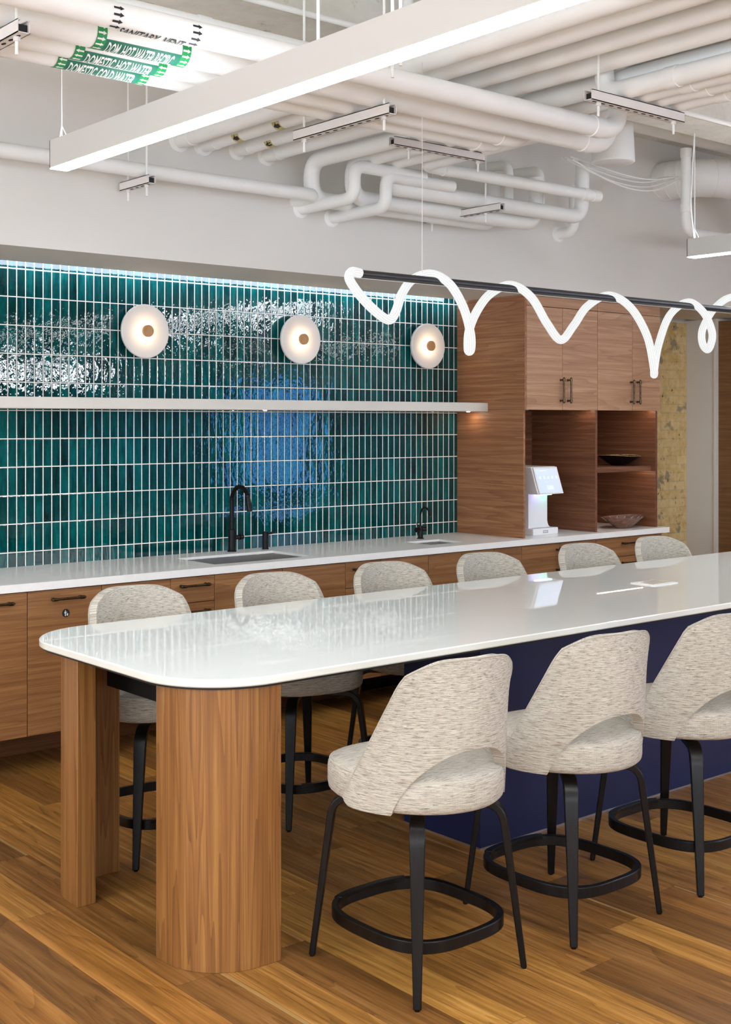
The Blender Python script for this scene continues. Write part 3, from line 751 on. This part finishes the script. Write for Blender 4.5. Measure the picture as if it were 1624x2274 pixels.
# ------------------------------------------------------------------ counter stools
def make_stool():
    t = empty('counter_stool', '', 'stool', (0, 0, 0), 0, 'tweed counter stools around the table')
    # seat cushion, front = +y
    n = 56
    def plan(i, f=1.0):
        a = 2*PI*i/n; c, s_ = math.cos(a), math.sin(a)
        k, d = (2.7, .258) if s_ > 0 else (2.05, .287)
        r = (abs(c)**k + abs(s_)**k)**(-1/k); return .255*f*r*c, d*f*r*s_ + .002
    prof = [(.02, .650), (.35, .649), (.62, .645), (.86, .642), (.955, .635), (.99, .623), (1.0, .606), (1.0, .562), (.99, .547), (.95, .537), (.55, .531), (.02, .531)]
    b = B(); rs = []
    for f, z in prof:
        rs.append([plan(i, f) + (z,) for i in range(n)])
    b.rings(rs)
    for k in range(len(prof)-1):
        for i in range(n):
            fi = k*n + i; vs = [b.v[q] for q in b.f[fi]]
            if k < 4: b.u[fi] = [(v[0], v[1]) for v in vs]
            else: b.u[fi] = [(2*PI*(i + d)/n*.245, v[2]*1.0 + 1.0) for v, d in zip(vs, (0, 1, 1, 0))]
    b.build('seat', M['fabric'], t, angle=60)
    # piping round the seat top
    B().tube([plan(i, .972) + (.6300,) for i in range(n+1)], .0028, 6).build('piping', M['fabric'], t)
    # wrap-around back shell
    def shell(s, v):
        ph = s*1.60
        bx, by, bz = .260*math.sin(ph), -.262*math.cos(ph) + .01, .533
        tx, ty, tz = .191*s, -.285 + .055*s*s, .990
        k = v - .08*v*(1-v)
        x = bx + (tx-bx)*k; y = by + (ty-by)*v; z = bz + (tz-bz)*v
        if v > .80: x *= 1 - .22*((v-.8)/.2)**2.2*abs(s)**2
        y -= .018*math.sin(PI*v)*(1-abs(s))
        return Vector((x, y, z))
    def vmax(s): return 1 - .10*abs(s)**4.5
    def vmin(s):
        a = abs(s)/.555
        return .425*math.sqrt(max(0, 1 - a**2.3)) if a < 1 else .05*max(0, (abs(s)-.86)/.14)**2
    cols = sorted(set([round(-1 + 2*k/44, 4) for k in range(45)] + [-.555, .555, -.55, .55, -.535, .535])); rows = 16
    b = B(); idx = []; uvs = []
    for s in cols:
        for r in range(rows+1):
            v = vmin(s) + (vmax(s) - vmin(s))*r/rows
            b.v.append(tuple(shell(s, v))); uvs.append((s*.36 + 5, shell(s, v).z))
    R = rows+1
    for c in range(len(cols)-1):
        for r in range(rows):
            q = (c*R+r, (c+1)*R+r, (c+1)*R+r+1, c*R+r+1)
            b.u[len(b.f)] = [uvs[i] for i in q]; b.f.append(q)
    o = b.build('backrest', M['fabric'], t, angle=80)
    so = o.modifiers.new('solid', 'SOLIDIFY'); so.thickness = .034; so.offset = 0
    bv = o.modifiers.new('round', 'BEVEL'); bv.width = .013; bv.segments = 3; bv.limit_method = 'ANGLE'; bv.angle_limit = math.radians(60)
    # welt along the outer edge
    path = [shell(-1, v/20*vmax(1)) for v in range(2, 21)] + [shell(s, vmax(s)) for s in cols[1:-1]] + [shell(1, v/20*vmax(1)) for v in range(20, 1, -1)]
    outp = []
    for p in path:
        q = Vector((p.x, p.y, 0)); q = q.normalized()*.0155 if q.length else q
        outp.append(p + q)
    b2 = B(); b2.tube(outp, .0032, 6, True); b2.build('welt', M['fabric'], t)
    for k in kids(t):                      # the upholstery is swivelled a little on its base
        k.data.transform(Matrix.Rotation(-.11, 4, 'Z'))
    # swivel plate
    B().lathe([(0, .515), (.095, .515), (.10, .518), (.10, .527), (.09, .531), (0, .531)], n=32).build('swivel_plate', M['black'], t)
    # bent plywood legs
    for sx in (-1, 1):
        for sy in (-1, 1):
            foot = Vector((sx*.222, sy*.245)); rho = foot.normalized(); tau = Vector((-rho.y, rho.x)); R1 = foot.length
            pl = fillet([(.03, .507), (.262, .507), (R1, .004)], .06, 8)
            pl = [Vector((p[0], p[1])) for p in [Vector((q[0], q[1], 0)) for q in [(a.x, a.y) for a in [Vector((v[0], v[1], 0)) for v in pl]]]]
            if len(pl) > 2:
                last, prev = pl[-1], pl[-2]
                pl = pl[:-1] + [prev.lerp(last, k/6) for k in range(1, 7)]
            rs = []; N = len(pl)
            tot = sum((pl[i]-pl[i-1]).length for i in range(1, N)); acc = 0
            for i, p in enumerate(pl):
                if i: acc += (pl[i]-pl[i-1]).length
                f = acc/tot
                tg = (pl[min(i+1, N-1)] - pl[max(i-1, 0)]).normalized(); nm = Vector((-tg.y, tg.x))
                wd = .021 + (.0235-.021)*min(1, f*3) - max(0, f-.35)*.0115/.65; th = .0125 - .003*f
                ring = []
                for a, c in ((-1, -1), (1, -1), (1, 1), (-1, 1)):
                    q = p + nm*th*c; xy = rho*q.x + tau*wd*a
                    ring.append((xy.x, xy.y, max(.003, q.y)))
                rs.append(ring)
            lg = B().rings(rs).build('leg', M['ash'], t, .003, 2, 30)
            B().lathe([(0, 0), (.008, 0), (.008, .004), (0, .004)], (foot.x, foot.y, 0), n=10).build('glide', M['black'], lg)
    # foot ring
    m = 64; ring = []
    def fr(a, k=0.0):
        c, s_ = math.cos(a), math.sin(a); e = 3.1; r = (abs(c)**e + abs(s_)**e)**(-1/e)
        return Vector(((.217+k)*r*c, (.238+k)*r*s_))
    rs = []
    for i in range(m+1):
        a = 2*PI*i/m
        po, pi_ = fr(a, .010), fr(a, -.010)
        rs.append([(pi_.x, pi_.y, .134), (po.x, po.y, .134), (po.x, po.y, .171), (pi_.x, pi_.y, .171)])
    b = B(); b.rings(rs, False, False); b.build('foot_ring', M['ash'], t, .003, 2, 30)
    rs = []
    for i in range(15):
        a = PI/2 - .62 + 1.24*i/14
        po, pi_ = fr(a, .0115), fr(a, -.0115)
        rs.append([(pi_.x, pi_.y, .160), (po.x, po.y, .160), (po.x, po.y, .1735), (pi_.x, pi_.y, .1735)])
    B().rings(rs).build('kick_plate', M['plate'], t, .001)
    return t
st0 = make_stool()
stools = [(2.65, 2.905, 0.0, 'nearest tweed stool on the near side of the table, facing the walnut legs'),
          (3.32, 2.90, 0.0, 'tweed stool on the near side, middle of the three in front'),
          (4.00, 2.90, 0.0, 'tweed stool on the near side cut off by the right picture edge'),
          (2.61, 4.40, PI-.04, 'first tweed stool on the cabinet side, behind the table end, left of all stools'),
          (3.32, 4.40, PI-.04, 'second tweed stool from the left on the cabinet side, below the tall black faucet'),
          (4.0, 4.40, PI-.04, 'third tweed stool from the left on the cabinet side of the table'),
          (4.68, 4.40, PI-.04, 'fourth tweed stool on the cabinet side, below the small black tap'),
          (5.46, 4.40, PI-.04, 'fifth tweed stool on the cabinet side, in front of the water dispenser cabinet'),
          (6.13, 4.40, PI-.04, 'farthest tweed stool on the cabinet side, in front of the bare brick')]
for k, (x, y, rz, lb) in enumerate(stools):
    o = st0 if k == 0 else copy_tree(st0)
    o.location = (x, y, 0); o.rotation_euler.z = rz; o['label'] = lb

# ------------------------------------------------------------------ rope pendant over the table
rp = empty('rope_pendant', 'dark rod pendant with a glowing white rope looped along it above the table', 'pendant lamp', (3.10, 3.73, 2.248))
RO = Vector((3.10, 3.73, 2.248))
B().tube([(0, 0, 0), (4.0, 0, 0)], .0155, 20).build('rod', M['rod'], rp)
lp = [(800, 607, 0), (781, 604, -.005), (777, 622, -.02), (805, 662, -.03), (842, 698, -.03), (866, 710, -.01), (880, 690, .02), (893, 652, .038), (918, 620, .036), (960, 609, .01), (1000, 632, -.034), (1030, 684, -.045), (1045, 740, -.04), (1046, 775, -.01), (1040, 776, .02), (1042, 735, .035), (1060, 690, .038), (1090, 652, .038), (1135, 633, .008), (1180, 660, -.034), (1215, 718, -.045), (1246, 755, -.01), (1275, 722, .03), (1305, 680, .038), (1352, 656, .008), (1400, 682, -.034), (1437, 745, -.045), (1452, 815, -.03), (1453, 832, -.005), (1454, 815, .02), (1464, 762, .035), (1488, 700, .038), (1528, 671, .008), (1563, 694, -.034), (1582, 738, -.045), (1578, 768, -.03), (1570, 776, 0.), (1560, 760, .03), (1562, 728, .038), (1590, 682, .036), (1632, 660, .008), (1690, 690, -.034), (1730, 760, -.04), (1745, 800, -.0), (1765, 760, .03), (1800, 705, .036), (1838, 694, .008), (1880, 730, -.034), (1915, 785, -.03), (1930, 800, 0), (1940, 770, .03), (1950, 738, .02), (1960, 724, 0)]
B().tube(catmull([ony(a, b, 3.73 + d) - RO for a, b, d in lp], 10), .0185, 16, True).build('light_rope', M['rope'], rp)
cx = ony(938, 615, 3.73).x - 3.10
for xx in (cx, cx + 2.66):
    B().tube([(xx, 0, .014), (xx, 0, 3.7 - 2.248)], .0011, 6).build('hanging_wire', M['strutmetal'], rp)

# ------------------------------------------------------------------ pipes and ducts under the ceiling
def pipe(name, pts, r, label, cat='pipe', fl=.09, collars=(), group=None, flange=None, mat=None):
    """origin at the first point; collars are sleeves at given points along the path"""
    o0 = Vector(pts[0]); t = empty(name, label, cat, tuple(o0), 0, group)
    P = [Vector(p) - o0 for p in pts]
    B().tube(fillet(P, fl, 8) if len(P) > 2 else P, r, 24).build('pipe_run', mat or M['pipe'], t)
    for c, dr in collars:
        c = Vector(c) - o0; d = Vector(dr).normalized()
        B().tube([c - d*.03, c - d*.028, c + d*.028, c + d*.03], [r, r+.004, r+.004, r], 24).build('coupling', M['pipe'], t)
    if flange:
        c = Vector(flange[0]) - o0; d = Vector(flange[1]).normalized()
        B().tube([c, c + d*.006, c + d*.012], [r+.02, r+.018, r+.001], 24).build('wall_flange', M['pipe'], t)
    return t
def wrap(b, me, x0, yscale, r, phi0, axis_c):
    """flat mesh (x along pipe, y up) wrapped round an X pipe; phi measured from the underside towards -Y"""
    o = len(b.v)
    for v in me.verts:
        ph = phi0 + v.co.y*yscale
        b.v.append((x0 + v.co.x, axis_c[0] - r*math.sin(ph), axis_c[1] - r*math.cos(ph)))
    for f in me.faces: b.f.append(tuple(o + v.index for v in f.verts))
def text_bm(s, length, shear=0.0):
    cu = bpy.data.curves.new('lettering', 'FONT'); cu.body = s; cu.size = 1.0; cu.resolution_u = 2; cu.offset = .018
    ob = bpy.data.objects.new('lettering', cu); C.objects.link(ob); bpy.context.view_layer.update()
    me = bpy.data.meshes.new_from_object(ob.evaluated_get(bpy.context.evaluated_depsgraph_get()))
    bpy.data.objects.remove(ob); bpy.data.curves.remove(cu)
    bm = bmesh.new(); bm.from_mesh(me); bpy.data.meshes.remove(me)
    xs = [v.co.x for v in bm.verts]; k = length/(max(xs) - min(xs)); x0 = min(xs)
    for v in bm.verts: v.co.x = (v.co.x - x0)*k + shear*v.co.y; v.co.y = v.co.y/.72
    for q in range(1, 10):
        bmesh.ops.bisect_plane(bm, geom=bm.verts[:] + bm.edges[:] + bm.faces[:], plane_co=(0, q/10, 0), plane_no=(0, 1, 0))
    bm.verts.index_update(); return bm
def sleeve(b, x0, x1, r, p0, p1, n=18):
    rs = []
    for k in range(n+1):
        ph = p0 + (p1-p0)*k/n; rs.append([(x0, -r*math.sin(ph), -r*math.cos(ph)), (x1, -r*math.sin(ph), -r*math.cos(ph))])
    b.rings(rs, False, False, False); return b
def arrow_col(b, x, r, phis, L, hw, flip):
    for ph in phis:
        s = -1 if flip else 1
        pts = [(-L/2*s, -.45), (.1*L*s, -.45), (.1*L*s, -1), (L/2*s, 0), (.1*L*s, 1), (.1*L*s, .45), (-L/2*s, .45)]
        o = len(b.v)
        for px_, q in pts:
            a = ph + q*hw; b.v.append((x + px_, -r*math.sin(a), -r*math.cos(a)))
        b.f.append(tuple(range(o, o+7)))
ZP = 2.9
def xbundle(Yc, r, x1, label, txt, xa, xb, green, flip, up_len, xr=None):
    zc = ZP + r
    pts = [(-1.5, Yc, zc), (x1, Yc, zc), (x1 + .02, Yc + (.03 if up_len else 0), zc + up_len)]
    t = pipe('ceiling_pipe', pts, r, label, 'pipe', .12, [((x1-.16, Yc, zc), (1, 0, 0))], 'parallel pipes crossing above the long luminaire')
    ox = -1.5
    rr = r + .0012
    if green:
        lb = sleeve(B(), xa-ox, xb-ox, rr, math.radians(-30), math.radians(60)).build('label_band', M['green'], t)
        e = .035
        for a in (xa, xb - e):
            sb = sleeve(B(), a-ox, a-ox+e, rr+.0003, math.radians(-60), math.radians(170), 30).build('arrow_band', M['green2'], t)
            ab = B(); arrow_col(ab, a-ox+e/2, rr+.0012, [math.radians(q) for q in (-10, 12, 34, 56, 78, 100, 122, 144)], .030, math.radians(7.5), flip)
            ab.build('arrows', M['paper'], sb)
        bm = text_bm(txt, xb - xa - 2*e - .03, .0)
        tbm = B(); wrap(tbm, bm, xa - ox + e + .012, math.radians(58), rr+.0012, math.radians(-6), (0, 0)); bm.free()
        tbm.build('lettering', M['paper'], t)
    else:
        for a in (xa, xb):
            ab = B(); arrow_col(ab, a-ox, rr+.001, [math.radians(q) for q in (20, 48, 76, 104)], .036, math.radians(10), flip)
            ab.build('arrows', M['ink'], t)
        bm = text_bm(txt, xb - xa - .05, .0)
        tbm = B(); wrap(tbm, bm, xa - ox + .022, math.radians(52), rr+.001, math.radians(-24), (0, 0)); bm.free()
        tbm.build('lettering', M['ink'], t)
    return t
def xat(px, Yc, py): return ony(px, py, Yc).x
YS, YR, YH, YCW = 3.506, 3.73, 3.885, 4.015
xbundle(YS, .042, xat(1375, YS, 290), 'white pipe lettered SANITARY VENT with black arrows, uppermost of the labelled pipes', 'SANITARY  VENT', xat(250, YS, 40), xat(424, YS, 75), False, False, .35)
xbundle(YR, .05, xat(1350, YR, 330), 'white pipe with green DOM. HOT WATER RECIRC label', 'DOM. HOT WATER RECIRC.', xat(201, YR, 80), xat(408, YR, 120), True, False, .45)
xbundle(YH, .046, xat(1170, YH, 330), 'white pipe with green DOMESTIC HOT WATER label', 'DOMESTIC HOT WATER', xat(155, YH, 110), xat(358, YH, 150), True, True, .4)
xbundle(YCW, .046, xat(1120, YCW, 330), 'white pipe with green DOMESTIC COLD WATER label, lowest of the labelled pipes', 'DOMESTIC COLD WATER', xat(118, YCW, 135), xat(320, YCW, 170), True, True, .4)
# sprinkler line above
sp = [onz(195, -10, 3.22), onz(1010, 180, 3.22)]; sp[1].y = sp[0].y
sp0 = onz(300, 16, 3.22); Ysp = sp0.y
pipe('sprinkler_pipe', [(-1.2, Ysp, 3.22), (ony(905, 60, Ysp).x, Ysp, 3.22), (ony(908, 60, Ysp).x, Ysp, 3.69)], .026, 'slim white pipe running above the sanitary vent pipe', 'pipe', collars=[((ony(452, 50, Ysp).x, Ysp, 3.22), (1, 0, 0))])
q = onz(660, 25, 3.4)
pipe('sprinkler_pipe', [(-1.0, q.y, 3.40), (9.0, q.y, 3.40)], .013, 'thin white pipe just under the concrete, highest of the slim pipes', 'pipe')
for k, (px, lb) in enumerate(((707, 'left of the three thin white hanger rods above the long luminaire'), (872, 'middle of the three thin white hanger rods above the long luminaire'), (890, 'right of the three thin white hanger rods above the long luminaire'))):
    p = onz(px, 100 - k*30, 2.95); p = ony(px, 60, p.y)
    tag(B().tube([(0, 0, 0), (0, 0, 3.7-2.80)], .006, 8).build('hanger_rod', M['pipe']), lb, 'rod', 'hanger rods above the luminaire').location = (p.x, p.y, 2.80)

# Y-direction pipes
YWALL = 5.63
for k, (px, py, r, lb) in enumerate(((398, 330, .042, 'white pipe entering the upper wall, leftmost of four'), (452, 338, .042, 'white pipe entering the upper wall, second from left'), (527, 350, .036, 'white pipe entering the upper wall, third from left'), (592, 358, .042, 'white pipe entering the upper wall, fourth from left beside the elbowed pipes'))):
    p = ony(px, py, YWALL); z = 3.135
    t = pipe('ceiling_pipe', [(p.x, YWALL+.05, z), (p.x, -2.5, z)], r, lb, 'pipe', group='pipes entering the upper wall', flange=((p.x, YWALL, z), (0, -1, 0)), collars=[((p.x, YWALL-.10, z), (0, 1, 0))])
    for tx, ty in {1: ((523, 306), (605, 277)), 2: ((593, 318), (682, 291))}.get(k, ()):
        yy = onz(tx, ty + 6, z - r).y - (YWALL+.05)
        tb_ = B(); rs = []
        for a in range(9):
            ph = math.radians(-30 + a*13); rs.append([(-(r+.001)*math.sin(ph), yy - .03, -(r+.001)*math.cos(ph)), (-(r+.001)*math.sin(ph), yy + .03, -(r+.001)*math.cos(ph))])
        tg = tb_.rings(rs, False, False, False).build('flow_tag', M['yellow'], t)
        ar = B(); q = [(-.010, -.022), (.010, -.022), (.010, 0), (.022, 0), (0, .024), (-.022, 0), (-.010, 0)]
        ar.add([(-(r+.0022)*math.sin(.75 + c/r), yy + d, -(r+.0022)*math.cos(.75 + c/r)) for c, d in q], [tuple(range(7))])
        ar.build('flow_arrow', M['ink'], tg)
YE = 5.22
zlow = ony(1000, 437, YE).z; zl2 = zlow - .07
zc_ = 3.09
ends = [(690, .040, 'elbowed pipe dropping from the ceiling, leftmost of three beside the upper wall'), (780, .040, 'elbowed pipe dropping from the ceiling, middle of three beside the upper wall'), (863, .040, 'elbowed pipe dropping from the ceiling and running right, third of three')]
x_c = ony(863, 390, YE).x; x_b = ony(783, 390, YE+.12).x; x_a = ony(692, 390, YE+.24).x
x_end = ony(1292, 480, YE).x
pipe('ceiling_pipe', [(x_c, -2.5, 3.10), (x_c, YE, 3.10), (x_c, YE, zlow), (x_end, YE, zlow), (x_end+.01, YE, zlow+.35)], .045, ends[2][2], 'pipe', .10, group='elbowed pipes at the upper wall')
pipe('ceiling_pipe', [(x_b, -2.5, 3.10), (x_b, YE+.12, 3.10), (x_b, YE+.12, zl2+.01), (x_end-.3, YE+.12, zl2+.01), (x_end-.29, YE+.12, zl2+.3)], .044, ends[1][2], 'pipe', .10, group='elbowed pipes at the upper wall')
pipe('ceiling_pipe', [(x_a, -2.5, 3.10), (x_a, YE+.24, 3.10), (x_a, YE+.24, zl2-.0), (x_end-.55, YE+.24, zl2-.0), (x_end-.54, YE+.24, zl2+.3)], .044, ends[0][2], 'pipe', .10, group='elbowed pipes at the upper wall')
p = ony(340, 382, 5.42); p2 = ony(700, 432, 5.42)
pipe('ceiling_pipe', [(-1.5, 5.42, p.z), (p2.x, 5.42, p.z), (p2.x + .02, 5.55, p.z), (p2.x+.02, 5.66, p.z)], .036, 'white pipe running low along the upper wall behind the elbowed pipes', 'pipe', .06)
for k, (a, b_, c_, lb) in enumerate((((668, 464), (752, 446), (756, 410), 'short bent pipe coming out of the upper wall, left of two'), ((737, 484), (800, 462), (800, 420), 'short bent pipe coming out of the upper wall, right of two'))):
    w0 = ony(*a, YWALL); yy = 5.34 - .0*k
    pts = [(w0.x, YWALL+.03, w0.z), (w0.x, yy-.18, w0.z), (w0.x, yy-.18, w0.z+.17), (w0.x + .5, yy-.18, w0.z+.17)]
    pipe('wall_pipe', pts, .034, lb, 'pipe', .07, flange=((w0.x, YWALL, w0.z), (0, -1, 0)), group='short bent pipes on the upper wall')
# drain run with clamps
YD = 5.05
p = ony(940, 368, YD); p2 = ony(1330, 432, YD)
t = pipe('drain_pipe', [(p.x, 4.2, p.z+.02), (p.x, YD, p.z), (p2.x, YD, p.z)], .034, 'white drain pipe with clamps and an open end near the upper wall', 'pipe', .08,
     [((ony(1300, 425, YD).x, YD, p.z), (1, 0, 0)), ((ony(1322, 428, YD).x, YD, p.z), (1, 0, 0)), ((ony(992, 375, YD).x, YD, p.z), (1, 0, 0))])
w0 = ony(1240, 520, YWALL)
pipe('wall_pipe', [(w0.x, YWALL+.02, w0.z), (w0.x, YWALL-.14, w0.z), (w0.x, YWALL-.14, w0.z+.3)], .036, 'stub pipe bending up out of the upper wall, lowest on it', 'pipe', .07, flange=((w0.x, YWALL, w0.z), (0, -1, 0)))
for px, lb in ((1130, 'upright white pipe stub behind the drain pipe, left of two'), (1200, 'upright white pipe stub behind the drain pipe, right of two')):
    a = ony(px, 470, 5.35)
    pipe('riser_pipe', [(a.x, 5.35, a.z), (a.x, 5.35, 3.25), (a.x+.02, 5.6, 3.27)], .03, lb, 'pipe', .06, group='upright stubs by the upper wall')
# large ducts overhead
for k, (py, r, lb) in enumerate(((28, .075, 'wide white overhead duct, nearest of five at the top right'), (70, .07, 'wide white overhead duct, second of five at the top right'), (110, .07, 'wide white overhead duct, middle of five at the top right'), (146, .06, 'wide white overhead duct, fourth of five at the top right'), (178, .055, 'wide white overhead duct, fifth of five at the top right beside the strut'))):
    a = onz(1400, py, 3.16)
    pipe('overhead_duct', [(a.x, -3.0, 3.16+r), (a.x, 4.75, 3.16+r), (a.x, 4.85, 3.75)], r, lb, 'duct', .15, [((a.x, 1.6+.4*k, 3.16+r), (0, 1, 0))], 'wide overhead ducts')
for k, (px, py, lb) in enumerate(((1425, 205, 'small white pipe resting on the right strut, leftmost of four'), (1455, 216, 'small white pipe resting on the right strut, second of four'), (1487, 226, 'small white pipe resting on the right strut, third of four'), (1515, 240, 'small white pipe resting on the right strut, rightmost of four'))):
    a = onz(px, py+6, 2.992); r = .040
    pipe('ceiling_pipe', [(a.x, -3, 2.992+r), (a.x, 3.36, 2.992+r), (a.x, 3.37, 3.6)], r, lb, 'pipe', .08, [((a.x, 3.02, 2.992+r), (0, 1, 0))], 'small pipes on the right strut')
# far pipes at the right
a = ony(1420, 282, 5.3); 
pipe('ceiling_pipe', [(a.x-.6, 5.3, a.z), (11.0, 5.3, a.z)], .04, 'bright white pipe crossing behind the right strut and the vertical pipe', 'pipe')
a = ony(1524, 300, 5.12); b_ = ony(1524, 515, 5.12)
pipe('drop_pipe', [(a.x, 5.12, 3.5), (a.x, 5.12, b_.z), (a.x+.7, 5.12, b_.z)], .034, 'vertical white pipe with a bend at its foot, left of the right luminaire', 'pipe', .10, [((a.x, 5.12, b_.z+.16), (0, 0, 1)), ((a.x, 5.12, a.z-.12), (0, 0, 1))])
# spiral duct out of the wall
a = ony(1470, 405, YWALL)
P = [(a.x, YWALL-.002, a.z), (a.x, YWALL-.12, a.z), (a.x+.10, YWALL-.30, a.z), (a.x+.35, YWALL-.42, a.z-.02), (a.x+.75, YWALL-.46, a.z-.16), (a.x+1.2, YWALL-.46, a.z-.42), (a.x+1.9, YWALL-.46, a.z-.5)]
cp = catmull(P, 10); o0 = Vector(P[0])
t = empty('spiral_duct', 'fat white round duct curving out of the upper wall at right', 'duct', tuple(o0))
B().tube([p - o0 for p in cp], .135, 32).build('duct_run', M['pipe'], t)
for k in (3, 8, 12, 16, 22, 28, 34):
    d = (cp[k+1]-cp[k]).normalized(); c = cp[k] - o0
    B().tube([c - d*.006, c - d*.004, c + d*.004, c + d*.006], [.134, .138, .138, .134], 32).build('seam_ring', M['pipe'], t)
# round speaker drum
a = ony(1362, 362, 4.95)
t = empty('ceiling_speaker', 'white hanging drum with flat round underside behind the pipe bends', 'speaker', (a.x, 4.95, a.z))
B().lathe([(0, 0), (.125, 0), (.132, .006), (.132, .012), (.118, .30), (.118, .48), (0, .48)], n=48).build('drum', M['pipe'], t)
B().lathe([(0, -.002), (.112, -.002), (.115, 0), (0, 0)], n=48).build('grille', M['strutmetal'], t)
# bundle of cables along the wall
t = empty('cable_bundle', 'sagging bundle of thin white cables from the drum towards the fat duct', 'cables', (a.x+.25, 5.0, a.z))
for k, (dz, dy, sg) in enumerate(((0, 0, .02), (-.012, .03, .05), (.006, .05, .035), (-.02, -.02, .07), (.01, .08, .015))):
    B().tube(catmull([(-.45, .12+dy, .04+dz), (-.15, .12+dy, .03-sg+dz), (.15, .13+dy, .02-1.3*sg+dz), (.42, .15+dy, .03-sg+dz), (.75, .2+dy, .08+dz)], 8), .0045, 6).build('cable', M['pipe'], t)

# struts: slotted channels hung on rods
def strut(name, a, b, label, rods=(.05, -.05)):
    a, b = Vector(a), Vector(b); L = (b-a).length; d = (b-a).normalized()
    t = empty(name, label, 'pipe hanger', tuple(a), math.atan2(d.y, d.x), 'slotted strut hangers')
    h, w_, th = .041, .041, .003
    q = B().box((0, -w_/2, 0), (L, w_/2, th)).box((0, -w_/2, 0), (L, -w_/2+th, h)).box((0, w_/2-th, 0), (L, w_/2, h))
    q.box((0, -w_/2, h-th), (L, -w_/2+.01, h)).box((0, w_/2-.01, h-th), (L, w_/2, h))
    q.build('channel', M['strutmetal'], t)
    B().box((.012, -w_/2+th, th), (L-.012, w_/2-th, h-.012)).build('channel_inside', M['dark'], t)
    sl = B()
    for k in range(int((L-.04)/.052)):
        x = .04 + .052*k
        sl.prism([(x + .014*math.cos(2*PI*i/12), .006*math.sin(2*PI*i/12)) for i in range(12)], -.0006, .0)
    sl.build('slots', M['dark'], t)
    for x in (rods[0], L+rods[1]):
        B().tube([(x, 0, -.055), (x, 0, 3.7 - a.z)], .0055, 8).build('threaded_rod', M['pipe'], t)
        B().tube([(x, 0, -.014), (x, 0, -.0005)], .011, 6).build('nut', M['strutmetal'], t)
    return t
strut('strut_hanger', (ony(34, 70, 3.66).x, 3.60, ZP-.0415), (ony(34, 70, 3.66).x, 4.3, ZP-.0415), 'slotted channel under the labelled pipes at the left picture edge')
xs_ = ony(880, 262, 3.62).x
strut('strut_hanger', (xs_, 3.64, ZP-.0415), (xs_, 4.25, ZP-.0415), 'slotted channel under the long pipes right of the long luminaire, seen from its end')
a = onz(870, 322, 3.018)
strut('strut_hanger', (a.x, a.y, 3.018), (a.x+.62, a.y, 3.018), 'slotted channel under the elbowed pipes, in the middle', (.111, -.03))
a = onz(1306, 222, 2.95); b_ = onz(1520, 272, 2.95)
strut('strut_hanger', (a.x, a.y, 2.95), (b_.x, a.y, 2.95), 'slotted channel under the small pipes at upper right', (.064, -.05))
strut('strut_hanger', (5.20, 4.98, zlow-.0875), (5.20, 5.615, zlow-.0875), 'slotted channel under the low pipes by the wall, lowest of the hangers', (.135, -.05))
a = ony(338, 384, 5.32); zw = ony(340, 382, 5.42).z - .036 - .0415
strut('strut_hanger', (a.x, 5.32, zw), (a.x, 5.60, zw), 'short slotted channel at the wall behind the end of the long luminaire')
